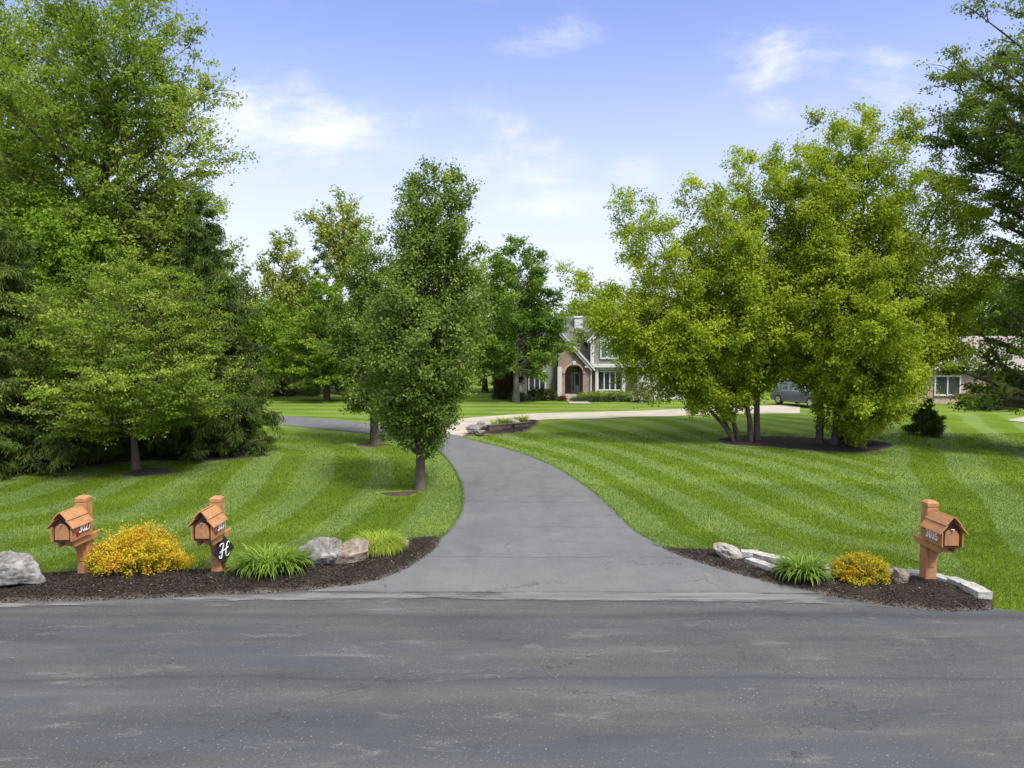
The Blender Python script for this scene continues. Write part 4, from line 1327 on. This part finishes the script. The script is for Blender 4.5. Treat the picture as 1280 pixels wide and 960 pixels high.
# ------------------------------------------------------------------ black diamond plaque with a white script H
pc = Vector((MB2.location.x + .130, MB2.location.y - .09, .03 + .45))
pq = root('plaque', tuple(pc), 'black diamond plaque with a white script H hung on the middle mailbox post', 'plaque')
yaw = R(-36)   # turned from facing +x towards the road
ex = Vector((math.sin(-yaw) * -1, math.cos(yaw), 0)); ex = Vector((math.sin(R(24)), math.cos(R(24)), 0)); en = Vector((math.cos(R(24)), -math.sin(R(24)), 0))
ez = Vector((0, 0, 1))
def pl(u, v, h): return pc + ex * u + ez * v + en * h
D = .27
mb = MB()
q = [(D, 0), (0, D), (-D, 0), (0, -D)]
mb.add([pl(u * .9, v, 0) for u, v in q] + [pl(u * .9, v, .022) for u, v in q], [(0, 1, 2, 3), (7, 6, 5, 4)] + [(i, i + 4, (i + 1) % 4 + 4, (i + 1) % 4) for i in range(4)])
mb.build('panel', M['black'], pq, .003)
mb = MB()
def stroke(pts, r=.009):
    P = smooth_line(pts, 6); mb.tube([pl(a, c, .027) for a, c in P], r, 6)
stroke([(-.105, -.075), (-.115, -.11), (-.085, -.125), (-.06, -.095), (-.04, .02), (-.015, .11), (-.04, .13), (-.085, .115), (-.10, .09)])
stroke([(.12, .11), (.10, .135), (.07, .12), (.045, .03), (.03, -.07), (.05, -.115), (.09, -.105), (.11, -.08)])
stroke([(-.10, -.03), (-.06, .0), (-.02, .0), (.03, .02), (.07, .03), (.09, .05)], .007)
mb.build('letter', M['white'], pq, smooth=True)
mb = MB(); mb.tube([pl(0, .262, .01), pl(0, .275, -.02), Vector((MB2.location.x + .104, MB2.location.y - .06, .03 + .745))], .006, 6)
mb.build('hanger', M['dark'], pq)


# ------------------------------------------------------------------ boulders and edging stones
def boulder(seed, name, center, size, mat, label, cat='boulder', group=None, rot=0., rough_=.32, cuts=9, sub=5, sink=.15, tilt=0.):
    bm = bmesh.new(); bmesh.ops.create_icosphere(bm, subdivisions=sub, radius=1)
    r = random.Random(seed); off = Vector((r.uniform(-50, 50), r.uniform(-50, 50), r.uniform(-50, 50)))
    planes = []
    for _ in range(cuts):
        d = Vector((r.gauss(0, 1), r.gauss(0, 1), r.gauss(0, .8))).normalized(); planes.append((d, r.uniform(.58, .86)))
    cr, sr_ = math.cos(rot), math.sin(rot)
    for v in bm.verts:
        p = v.co.copy()
        for d, h in planes:
            k = p.dot(d) - h
            if k > 0: p -= d * k * .92
        n1 = mnoise.fractal(p * 1.3 + off, 1.0, 2.0, 4); n2 = mnoise.ridged_multi_fractal(p * 2.6 + off, 1.0, 2.1, 4, 1.0, 2.0) - 1.0
        n3 = mnoise.fractal(p * 9 + off, .9, 2., 3)
        p += p.normalized() * (rough_ * .55 * n1 - rough_ * .16 * n2 + .018 * n3)
        q = Vector((p.x * size[0], p.y * size[1], p.z * size[2] + p.x * tilt))
        v.co = (q.x * cr - q.y * sr_, q.x * sr_ + q.y * cr, q.z)
    for f in bm.faces: f.smooth = True
    me = bpy.data.meshes.new(name); bm.to_mesh(me); bm.free()
    zmin = min(v.co.z for v in me.vertices)
    o = tag(link_mesh(name, me, mat), label, cat, group)
    o.location = (center[0], center[1], center[2] - zmin - sink * size[2] * 2)
    return o

def gpt(px, py, lift=.06): x, y, z = at(px, py); return Vector((x, y, z + lift))

p = gpt(22, 737); boulder(201, 'boulder', p + Vector((-.22, .14, -.02)), (.60, .40, .35), M['rock_grey'], 'large grey weathered boulder at the left border of the mulch bed', sink=.16, tilt=-.05)
p = gpt(412, 710); boulder(223, 'boulder', p + Vector((-.10, .06, 0)), (.46, .32, .30), M['rock_grey'], 'grey rounded boulder right of the wide daylily clump', sink=.14)
p = gpt(446, 709); boulder(209, 'boulder', p + Vector((-.09, .14, 0)), (.40, .26, .25), M['rock_tan'], 'tan boulder leaning against the grey one, beside the lime grass mound', sink=.14, rot=.5)
p = gpt(500, 696); boulder(230, 'boulder', p + Vector((.0, .42, 0)), (.14, .12, .11), M['rock_tan'], 'small stone peeping out behind the lime grass mound', 'stone', sink=.2)
p = gpt(911, 703); boulder(206, 'boulder', p + Vector((0, .06, -.02)), (.27, .18, .16), M['rock_pale'], 'pale pointed rock at the driveway end of the right bed', 'rock', sink=.18, rot=-.35, tilt=-.10)
p = gpt(1029, 731); boulder(207, 'boulder', p + Vector((.02, .3, 0)), (.27, .2, .16), M['rock_pale'], 'pale rock between the daylily clump and the spirea in the right bed', 'rock', sink=.18)
p = gpt(1126, 737); boulder(214, 'boulder', p + Vector((0, .06, 0)), (.15, .13, .18), M['rock_tan'], 'upright little tan rock right of the compact spirea', 'rock', sink=.15)

def slab(seed, a, b_, width, h, lift, label, group='limestone edging stones of the right bed'):
    """flat quarried stone between two ground points"""
    A = Vector((*at(*a)[:2], 0)); Bp = Vector((*at(*b_)[:2], 0))
    c = (A + Bp) / 2; d = (Bp - A); L = d.length; ang = math.atan2(d.y, d.x)
    bm = bmesh.new(); bmesh.ops.create_cube(bm, size=1)
    bmesh.ops.subdivide_edges(bm, edges=bm.edges[:], cuts=7, use_grid_fill=True)
    r = random.Random(seed); off = Vector((r.uniform(-40, 40), r.uniform(-40, 40), 0))
    for v in bm.verts:
        q = Vector((v.co.x * L, v.co.y * width, v.co.z * h))
        edge = abs(v.co.x) > .49 or abs(v.co.y) > .49
        nn = mnoise.noise_vector(q * 5 + off)
        q += Vector((nn.x * .022, nn.y * .022 + (mnoise.noise(Vector((q.x * 2.2, 3, 1)) + off) * .03), nn.z * .010))
        # eased corners
        kx = max(0, abs(v.co.x) - .40) / .1; kz = max(0, abs(v.co.z) - .36) / .14; ky = max(0, abs(v.co.y) - .38) / .12
        q.z *= 1 - .10 * max(kx, ky) * kz; q.y *= 1 - .10 * kx
        v.co = q
    for f in bm.faces: f.smooth = False
    me = bpy.data.meshes.new('edging_stone'); bm.to_mesh(me); bm.free()
    o = tag(link_mesh('edging_stone', me, M['lime']), label, 'stone', group)
    o.location = (c.x, c.y + width / 2, lift + h / 2); o.rotation_euler = (r.uniform(-.03, .03), r.uniform(-.02, .02), ang)
    return o

slab(301, (928, 702), (950, 704), .22, .16, .04, 'short limestone block beside the pale pointed rock, start of the edging')
slab(302, (946, 704), (986, 713), .22, .13, .06, 'long limestone slab at the back, left of the small daylily clump')
slab(303, (937, 710), (972, 721), .20, .12, .04, 'long limestone slab lying in front, nearest the driveway asphalt')
slab(304, (982, 712), (1012, 718), .22, .14, .03, 'limestone slab half covered by the small daylily clump')
slab(305, (1086, 722), (1128, 725), .22, .12, .02, 'limestone slab behind the upright little tan rock')
slab(306, (1128, 724), (1160, 727), .20, .12, .02, 'limestone slab left of the lone mailbox post')
slab(307, (1163, 727), (1191, 735), .20, .12, .02, 'limestone slab right of the lone mailbox post')
slab(308, (1191, 734), (1218, 744), .22, .13, .02, 'limestone slab second from the right end of the curved edging')
slab(309, (1213, 743), (1239, 756), .26, .13, .04, 'last limestone slab at the right end of the curved edging')

# planter by the driveway corner: low timber wall, stones and little plants
pa, pb = at(612, 542), at(664, 535)
A = Vector(pa); Bv = Vector(pb); d = (Bv - A); L = d.length; ang = math.atan2(d.y, d.x)
wall = root('timber_wall', (A.x, A.y, A.z), 'low weathered timber retaining wall in the planting bed at the driveway corner', 'wall')
wall.rotation_euler = (0, 0, ang)
for nm, z0, z1, y0 in (('lower_beam', -.05, .17, 0.), ('upper_beam', .172, .34, .03)):
    for x0, x1 in ((0, L * .53), (L * .60, L)):
        m = MB().box(x0, x1, y0, y0 + .18, z0, z1); m.v = [tuple(Vector(v) + A) for v in m.v]
        m.build(nm, M['timber'], wall, .012)
m = MB().box(-.03, L + .03, .0, .24, .342, .40); m.v = [tuple(Vector(v) + A) for v in m.v]; m.build('cap_beam', M['timber'], wall, .012)
for i, (px, py, s, mt, lab) in enumerate([(593, 543, .42, 'rock_grey', 'grey stone at the left tip of the corner planting bed'), (606, 539, .5, 'rock_pale', 'pale angular stone left of the timber wall'),
                                          (601, 545, .25, 'rock_tan', 'small tan stone in front of the pale angular one'), (644, 533, .3, 'rock_pale', 'pale stone behind the timber wall')]):
    boulder(240 + i, 'stone', gpt(px, py, .08), (s, s * .7, s * .55), M[mt], lab, 'stone', 'stones in the corner planting bed', sub=4)
for i, (px, py, lab) in enumerate([(613, 537, 'grey-green tuft right of the pale angular stone'), (651, 531, 'pale green tuft behind the right end of the timber wall'), (630, 534, 'small tuft behind the middle of the timber wall')]):
    x, y, z = at(px, py)
    strap_clump(250 + i, 'plant_tuft', (x, y, z + .1), .35, .3, .42, 160, .03, 'mound', lab, 'plant', group='tufts in the corner planting bed')

# ------------------------------------------------------------------ grey house
HY = 53.6; GZ = .25
def HX(px): return (px - 640) * HY / FPX
H_ = root('house', (5.5, 54.0, GZ), 'grey-green sided house with brick arched porch and gabled upper window', 'house')


def window(parent, x0, x1, z0, z1, y, cols, mat_pane='glass', fw=.11, depth=.10, rows=1, name='window', arch=None):
    m = MB()
    m.box(x0 - fw, x0, y - depth, y, z0 - fw, z1 + (fw if not arch else 0)).box(x1, x1 + fw, y - depth, y, z0 - fw, z1 + (fw if not arch else 0))
    m.box(x0 + .001, x1 - .001, y - depth - .03, y, z0 - fw, z0)
    if not arch: m.box(x0 + .001, x1 - .001, y - depth, y, z1, z1 + fw)
    else:
        m.box(x0 + .001, x1 - .001, y - depth + .01, y, z1 - .04, z1 + .04)
        cx, rad = arch; n = 14
        o_ = [(cx + (rad + fw) * math.cos(q), z1 + .05 + (rad + fw) * math.sin(q)) for q in np.linspace(0, math.pi, n)]
        i_ = [(cx + rad * math.cos(q), z1 + .05 + rad * math.sin(q)) for q in np.linspace(math.pi, 0, n)]
        m.prism(o_ + i_, y - depth + .002, y - .001)
        m.box(x0 - fw, cx - rad - fw * .9, y - depth + .004, y - .002, z1 + .041, z1 + .12).box(cx + rad + fw * .9, x1 + fw, y - depth + .004, y - .002, z1 + .041, z1 + .12)
    for i in range(1, cols):
        xm = x0 + (x1 - x0) * i / cols
        m.box(xm - .045, xm + .045, y - depth + .012, y, z0 + .001, z1 - .001 if not arch else z1 - .05)
    f = m.build(name, M['trim'], parent, .008)
    p = MB().box(x0 - .01, x1 + .01, y - .035, y - .012, z0 - .01, z1 + .01)
    if arch:
        cx, rad = arch
        p.prism([(cx + (rad + .02) * math.cos(q), z1 + .05 + (rad + .02) * math.sin(q)) for q in np.linspace(0, math.pi, 14)], y - .034, y - .013)
    p.build('pane', M[mat_pane], f)
    return f


def gable_roof(parent, apex, hw, eave, y0, y1, th=.16, mat='roof', over=.28, rake=True):
    """roof with its ridge running away from the viewer"""
    ax, az = apex; sl = (az - eave) / hw
    def chev(o, lift, t):
        L = (ax - hw - o, eave - sl * o + lift); Rr = (ax + hw + o, eave - sl * o + lift); A = (ax, az + lift)
        return [L, A, Rr, (Rr[0], Rr[1] + t), (A[0], A[1] + t * 1.25), (L[0], L[1] + t)]
    rf = MB().prism(chev(over, .02, th), y0, y1).build('roof', M[mat], parent)
    if rake:
        MB().prism(chev(over + .02, -.06, .16), y0 - .06, y0 - .004).build('rake_board', M['trim'], rf, .005)
        MB().prism(chev(over - .2, -.30, .16), y0 + .02, y0 + .18).build('soffit', M['trim'], rf)
    return rf

# left brick end and siding wing
MB().box(-1.3, .58, 54.7, 60, GZ - .3, 2.75).build('wall', M['brick'], H_)
MB().prism([(.6, GZ - .3), (3.46, GZ - .3), (3.46, 5.40), (3.0, 5.86), (.1, 2.72), (.6, 2.72)], 54.0, 59.4).build('wall', M['siding'], H_)
MB().box(.50, .72, 53.95, 54.12, GZ, 2.7).build('corner_board', M['trim'], H_, .01)
MB().box(.72, 3.40, 53.93, 53.998, GZ - .2, GZ + .22).build('base_board', M['trim'], H_, .01)
window(H_, HX(662), HX(681), zat(487, 54) , zat(465, 54), 53.995, 3)
MB().box(HX(696.5), HX(701.8), 53.22, 53.52, GZ - .1, 2.66).build('column', M['trim'], H_, .015)
# brick porch front with its arch
ax0, ax1 = HX(706), HX(728.5); acx, arad = (ax0 + ax1) / 2, (ax1 - ax0) / 2; spring = 2.15
bx0, bx1 = HX(702), HX(737)
arc = [(acx - arad * math.cos(q), spring + arad * math.sin(q)) for q in np.linspace(0, math.pi, 17)]
zr = lambda x: 2.72 + (5.9 - x) * 1.1
# face cut at the crown of the arch so both halves are plain polygons
L_ = [(bx0, GZ - .3), (ax0, GZ - .3)] + arc[:9] + [(acx, zr(acx)), (3.47, zr(3.47)), (3.47, 2.70), (bx0, 2.70)]
R_ = [(ax1, GZ - .3), (bx1, GZ - .3), (bx1, 2.70), (acx, zr(acx) )] + arc[8:]
mm = MB().prism(L_, 53.4, 53.75).prism(R_, 53.4, 53.75)
mm.build('porch_front', M['brick'], H_)
ring_o = [(acx - (arad + .16) * math.cos(q), spring + (arad + .16) * math.sin(q)) for q in np.linspace(0, math.pi, 17)]
MB().prism(arc + ring_o[::-1], 53.34, 53.398).build('arch_surround', M['brick_tan'], H_)
MB().prism([(acx - .09, spring + arad - .02), (acx + .09, spring + arad - .02), (acx + .14, spring + arad + .26), (acx - .14, spring + arad + .26)], 53.28, 53.338).build('keystone', M['trim'], H_, .01)
MB().box(ax0 - .45, ax0 - .02, 53.76, 55.6, GZ, 3.2).box(ax1 + .02, ax1 + .42, 53.76, 55.6, GZ, 3.2).box(ax0 - .02, ax1 + .02, 55.5, 55.62, GZ, 3.2).build('porch_wall', M['brick'], H_)
MB().box(ax0 - .02, ax1 + .02, 53.76, 55.5, 2.95, 3.05).build('porch_ceiling', M['trim'], H_)
MB().box(ax0 - .1, ax1 + .1, 53.05, 55.5, GZ - .05, GZ + .30).box(ax0 - .35, ax1 + .25, 52.7, 53.04, GZ - .05, GZ + .15).build('porch_step', M['concrete'], H_, .02)
fr = MB().box(acx - .02, ax1 - .02, 55.40, 55.498, GZ + .31, 2.18).build('front_door', M['trim'], H_, .01)
MB().box(acx + .06, acx + .16, 55.36, 55.399, GZ + .5, 2.08).box(acx + .26, ax1 - .12, 55.36, 55.399, GZ + .9, 2.05).build('pane', M['glass'], fr)
MB().prism([(acx + .32 + .30 * math.cos(q), 2.24 + .42 * math.sin(q)) for q in np.linspace(0, math.pi, 12)], 55.42, 55.49).build('transom_pane', M['glass'], fr)
gable_roof(H_, (3.0, 5.93), 2.9, 2.72, 53.1, 59.7)
MB().tube([(HX(738.3), 53.30, 2.66), (HX(738.3), 53.30, GZ)], .05, 8).build('downspout', M['trim'], H_)
MB().box(5.45, 6.15, 53.14, 53.32, 2.60, 2.72).build('gutter', M['trim'], H_, .01)
# upper gable with the arched window, brick and bay below
ux0, ux1 = HX(739), HX(786); uy = 53.6
uc = HX(761.5); uap = zat(399.5, uy)
MB().prism([(ux0, 2.86), (ux1 + .9, 2.86), (ux1 + .9, 4.0), (ux1, uap - (ux1 - uc) * .98), (uc, uap), (ux0, uap - (uc - ux0) * .98)], uy, 60).build('wall', M['siding'], H_)
MB().box(ux0 - .06, ux0 + .20, uy - .05, uy + .1, 2.88, 4.80).build('corner_board', M['trim'], H_, .01)
MB().box(ux0, HX(792), uy - .22, uy - .002, 2.60, 2.86).build('band_board', M['trim'], H_, .02)
gable_roof(H_, (uc, uap), 1.5, uap - 1.5 * .98, uy - .35, 60.5, over=.22)
window(H_, HX(751.5), HX(771.5), zat(447, uy), zat(427, uy), uy - .002, 3, 'glass_pale', arch=(uc, .34))
MB().box(HX(738), HX(800), 54.0, 60, GZ - .3, 2.599).build('wall', M['brick'], H_)
for a, c in ((744.3, 748), (777.8, 781.8)):
    MB().box(HX(a), HX(c), 53.62, 53.998, GZ - .1, 2.598).build('bay_post', M['trim'], H_, .015)
MB().box(HX(748), HX(777.8), 53.72, 53.997, GZ - .1, zat(488, 53.7) - .12).build("bay_panel", M["trim"], H_, .01)
MB().box(HX(748), HX(777.8), 53.72, 53.997, zat(464.5, 53.7) + .12, 2.598).build("bay_panel", M["trim"], H_, .01)
window(H_, HX(748.8), HX(777), zat(487, 53.7), zat(465, 53.7), 53.93, 4, fw=.09)
# main roof, ridge along the front
ridge = 6.55
def long_roof(parent, x0, x1, ye0, ye1, eave, ridge, mat, th=.16, walls=None, inset=.5):
    ym = (ye0 + ye1) / 2
    rf = MB().prism([(ye0, eave), (ym, ridge), (ye1, eave), (ye1, eave + th), (ym, ridge + th * 1.2), (ye0, eave + th)], x0, x1, 'x').build('roof', M[mat], parent)
    MB().box(x0 + .01, x1 - .01, ye0 - .12, ye0 - .003, eave - .02, eave + th + .02).build('gutter', M['trim'], rf, .01)
    if walls:
        MB().prism([(ye0 + inset, GZ - .3), (ye0 + inset, eave + .2), (ym, ridge - .12), (ye1 - .5, eave + .2), (ye1 - .5, GZ - .3)], x0 + .3, x1 - .3, 'x').build('wall', M[walls], parent)
    return rf
MR = long_roof(H_, -1.8, 15.5, 54.2, 66.2, 2.70, ridge, 'roof', walls='siding', inset=2.2)
ch = MB().box(5.15, 5.80, 58.6, 59.5, 5.4, zat(397.5, 58.6)).box(5.08, 5.87, 58.53, 59.57, zat(397.5, 58.6), zat(395, 58.6)).build('chimney', M['trim'], MR, .01)
MB().box(5.3, 5.66, 58.8, 59.3, zat(395, 58.6), zat(391.5, 58.6)).build('chimney_cap', M['dark'], ch)
ch = MB().box(12.4, 13.1, 59.6, 60.4, 5.8, zat(400, 59.6)).build('chimney', M['trim'], MR, .01)
# right wing with the garage gable
gx = (850 - 640) * 52.5 / FPX
MB().prism([(9.3, GZ - .3), (9.3, 2.7), (10.0, 2.75), (gx, 5.05), (14.9, 2.75), (15.6, 2.7), (15.6, GZ - .3)], 52.8, 60).build('wall', M['siding_tan'], H_)
gable_roof(H_, (gx, 5.1), 2.5, 2.75, 52.45, 60)
gd = MB().box(10.35, 12.2, 52.72, 52.798, GZ, 2.45).build('garage_door', M['trim'], H_, .01)
gd = MB().box(12.7, 14.7, 52.72, 52.798, GZ, 2.45).build('garage_door', M['trim'], H_, .01)
window(H_, HX(803), HX(806), 1.2, 2.3, 53.99, 1)

# ------------------------------------------------------------------ neighbours
NL = root('house', (-19.6, 60, GZ), 'half-hidden stone and grey house behind the trees at left', 'house')
MB().prism([(-22.6, 0), (-18.4, 0), (-18.4, 2.9), (-20.5, 4.6), (-22.6, 2.9)], 59.4, 68).build('wall', M['siding'], NL)
MB().box(-18.38, -17.0, 59.0, 68, 0, 2.7).build('wall', M['stone'], NL)
gable_roof(NL, (-20.5, 4.65), 2.1, 2.9, 58.9, 68)
window(NL, -20.9, -20.3, 1.0, 2.1, 59.39, 1); window(NL, -19.7, -19.1, 1.0, 2.1, 59.39, 1)
long_roof(NL, -29, -16.4, 58.8, 69, 2.7, 5.6, 'roof', walls='siding')

NR = root('house', (33, 49, GZ), 'low house with a pinkish sunlit roof at right behind the dark maple', 'house')
zz = zat(425, 55)
long_roof(NR, 26.6, 48, 48.2, 60, 2.55, zz + .1, 'roof_tan', walls='brick_tan')
MB().box(27.0, 47.5, 48.60, 48.695, GZ, 2.5).build('wall', M['brick_tan'], NR)
window(NR, 29.0, 30.6, .9, 2.1, 48.598, 2); window(NR, 33.4, 35.0, .9, 2.1, 48.598, 2)
gd = MB().box(36.5, 39.2, 48.5, 48.598, GZ, 2.3).build('garage_door', M['white'], NR, .01)
sheet('side_driveway', gp([(1258, 526), (1290, 529), (1400, 534), (1400, 521), (1292, 519)]), M['concrete'], .03, .9)

# ------------------------------------------------------------------ parked car behind the birches
cx, cy = xat(1006, 46.5), 46.5
CAR = root('parked_car', (cx, cy, .3), 'dark grey car parked on the concrete behind the river birches', 'car')
def car_v(p):
    a = R(-68); return Vector((cx + p[0] * math.cos(a) - p[1] * math.sin(a), cy + p[0] * math.sin(a) + p[1] * math.cos(a), .30 + p[2]))
def cm(m): m.v = [tuple(car_v(p)) for p in m.v]; return m
st = [(-2.25, .78, .42, .78), (-2.1, .86, .28, .92), (-1.2, .90, .24, .98), (0, .91, .24, .98), (1.0, .90, .24, .96), (1.75, .87, .26, .86), (2.15, .80, .30, .76), (2.3, .70, .40, .66)]
m = MB(); vs = []
for x, hw, z0, z1 in st: vs += [(x, -hw, z0), (x, -hw * 1.0, (z0 + z1) / 2), (x, -hw * .9, z1), (x, hw * .9, z1), (x, hw, (z0 + z1) / 2), (x, hw, z0)]
fs = [tuple(range(6)), tuple(range(len(vs) - 1, len(vs) - 7, -1))]
for i in range(len(st) - 1): fs += [(i * 6 + j, i * 6 + (j + 1) % 6, (i + 1) * 6 + (j + 1) % 6, (i + 1) * 6 + j) for j in range(6)]
body = cm(m.add(vs, fs)).build('body', M['car'], CAR, .04, True, seg=2)
def cabin(s, z0, z1, m):
    b = [(-2.0, z0), (1.05, z0), (.25, z1), (-1.65, z1)]
    w0, w1 = .80 * s, .62 * s
    return m.add([(b[0][0], -w0, z0), (b[1][0], -w0, z0), (b[2][0], -w1, z1), (b[3][0], -w1, z1), (b[0][0], w0, z0), (b[1][0], w0, z0), (b[2][0], w1, z1), (b[3][0], w1, z1)],
                 [(0, 1, 2, 3), (7, 6, 5, 4), (0, 4, 5, 1), (1, 5, 6, 2), (2, 6, 7, 3), (3, 7, 4, 0)])
cm(cabin(1., .93, 1.46, MB())).build('windows', M['glass_pale'], CAR, .03)
cm(MB().add([(-1.62, -.63, 1.461), (.24, -.63, 1.461), (.24, .63, 1.461), (-1.62, .63, 1.461), (-1.5, -.52, 1.52), (.1, -.52, 1.52), (.1, .52, 1.52), (-1.5, .52, 1.52)],
            [(0, 1, 2, 3), (7, 6, 5, 4), (0, 4, 5, 1), (1, 5, 6, 2), (2, 6, 7, 3), (3, 7, 4, 0)])).build('roof', M['car'], CAR, .02)
for wx in (-1.4, 1.42):
    for sy in (-1, 1):
        wl = cm(MB().disc((wx, sy * .80, .33), .33, .22, 'y', 22)).build('wheel', M['tyre'], CAR, .02)
        cm(MB().disc((wx, sy * .915, .33), .21, .02, 'y', 18)).build('rim', M['metal'], wl)
for sy in (-1, 1):
    cm(MB().box(2.12, 2.27, sy * .62 - .16, sy * .62 + .16, .60, .72)).build('headlight', M['lamp_glass'], CAR, .02)
cm(MB().box(2.24, 2.31, -.38, .38, .46, .62)).build('grille', M['dark'], CAR, .01)
for sy in (-1, 1):
    cm(MB().box(.70, .86, sy * .98 - .1, sy * .98 + .1, .96, 1.08)).build('mirror', M['car'], CAR, .02)

# ------------------------------------------------------------------ sky, sun, camera
w = bpy.data.worlds.new('World'); SC.world = w; w.use_nodes = True
nt = w.node_tree; nt.nodes.clear()
W = Nt.__new__(Nt); W.nt = nt; W.m = w
SUN_EL, SUN_AZ = R(54), math.atan2(.60, -.80)       # azimuth from +Y towards +X
sky = W.n('ShaderNodeTexSky', sky_type='NISHITA'); sky.sun_disc = False
sky.sun_elevation = SUN_EL; sky.sun_rotation = SUN_AZ; sky.altitude = 250; sky.air_density = 1.0; sky.dust_density = 1.6; sky.ozone_density = 2.2
dirv = W.n('ShaderNodeTexCoord').outputs['Generated']
s = W.sep(dirv)
zc = W.math('MAXIMUM', s[2], .03)
plan = W.comb(W.math('DIVIDE', s[0], W.math('ADD', zc, .12)), W.math('DIVIDE', s[1], W.math('ADD', zc, .12)), 0.)
# cirrus: streaks drawn out and curled by warping, gathered in a few banks
def vscale(v, k):
    o = W.n('ShaderNodeVectorMath', operation='SCALE'); W.set(o.inputs[0], v); o.inputs['Scale'].default_value = k; return o.outputs[0]
def vadd(a_, b_):
    o = W.n('ShaderNodeVectorMath', operation='ADD'); W.set(o.inputs[0], a_); W.set(o.inputs[1], b_); return o.outputs[0]
az = W.math('DIVIDE', s[0], W.math('MAXIMUM', s[1], .05)); el = W.math('DIVIDE', s[2], W.math('MAXIMUM', s[1], .05))
ae = W.comb(az, el, 0.)
warp1 = vscale(W.noise(ae, 3.0, 3, .5, col=True), .55)
warp2 = vscale(W.noise(ae, 9.0, 4, .55, col=True), .16)
q1 = vadd(vadd(W.mapv(ae, (2.2, 8.5, 1), rot=(0, 0, -.38)), warp1), warp2)
streak = W.noise(q1, 1.6, 12, .66, .1)
q2 = vadd(W.mapv(ae, (5., 9., 1), rot=(0, 0, -.7)), vadd(warp2, warp1))
puff = W.noise(q2, 1.0, 10, .62, .3)
wisps = W.math('MULTIPLY_ADD', streak, .6, W.math('MULTIPLY', puff, .4))
bank = None
nz = W.math('MULTIPLY_ADD', W.noise(ae, 7., 6, .65), 1.3, -.65)
for (dx, dz, rx, rz, k) in CLOUDS:
    a = W.math('DIVIDE', W.math('SUBTRACT', az, dx), rx); b = W.math('DIVIDE', W.math('SUBTRACT', el, dz), rz)
    d = W.math('ADD', W.math('SQRT', W.math('ADD', W.math('MULTIPLY', a, a), W.math('MULTIPLY', b, b))), nz)
    f = W.smooth(d, .1, 1., k, 0.)
    bank = f if bank is None else W.math('MAXIMUM', bank, f)
thick = W.math('MULTIPLY', W.smooth(W.math('MULTIPLY_ADD', bank, .10, wisps), .47, .70), W.math('POWER', bank, .7))
thin = W.smooth(wisps, .54, .72, 0., .22)
cl = W.math('MINIMUM', W.math('ADD', thin, thick), .96)
veil = W.smooth(s[2], .0, .44, .95, .0)
veil = W.math('ADD', W.math('MULTIPLY', veil, W.math('MULTIPLY_ADD', W.noise(W.mapv(plan, (.5, 1.2, 1)), 1.1, 5), .5, .66)), 0., clamp=True)
tint = W.mix(1., sky.outputs[0], SKY_TINT, 'MULTIPLY')
c = W.mix(veil, tint, VEIL_COL)
c = W.mix(cl, c, CLOUD_COL)
# unseen sky above the frame, brightened as an added soft fill light
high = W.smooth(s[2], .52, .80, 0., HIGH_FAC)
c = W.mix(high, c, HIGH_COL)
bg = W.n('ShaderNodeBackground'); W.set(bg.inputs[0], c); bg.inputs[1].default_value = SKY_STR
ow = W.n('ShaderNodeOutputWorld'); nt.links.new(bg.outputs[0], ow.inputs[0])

sl = bpy.data.lights.new('sun', 'SUN'); sl.energy = SUN_STR; sl.angle = R(SUN_ANG); sl.color = (1., .955, .88)
so = bpy.data.objects.new('sun', sl); COL.objects.link(so)
dv = Vector((math.sin(SUN_AZ) * math.cos(SUN_EL), math.cos(SUN_AZ) * math.cos(SUN_EL), math.sin(SUN_EL)))
so.rotation_euler = (-dv).to_track_quat('-Z', 'Y').to_euler(); so.location = (20, -20, 40)

cd = bpy.data.cameras.new('camera'); cam = bpy.data.objects.new('camera', cd); COL.objects.link(cam)
cam.location = (0, 0, CAM_Z); cam.rotation_euler = (R(90) - PITCH, 0, 0)
cd.sensor_width = 36; cd.lens = 36 * FPX / 1280; cd.clip_start = .1; cd.clip_end = 5000
SC.camera = cam
SC.view_settings.view_transform = 'Standard'; SC.view_settings.look = 'None'; SC.view_settings.gamma = 1
SC.view_settings.exposure = EXPOSURE
SC.render.engine = 'CYCLES'
SC.cycles.max_bounces = 10; SC.cycles.diffuse_bounces = 5; SC.cycles.transmission_bounces = 6; SC.cycles.transparent_max_bounces = 8
SC.render.resolution_x, SC.render.resolution_y = 1024, 768
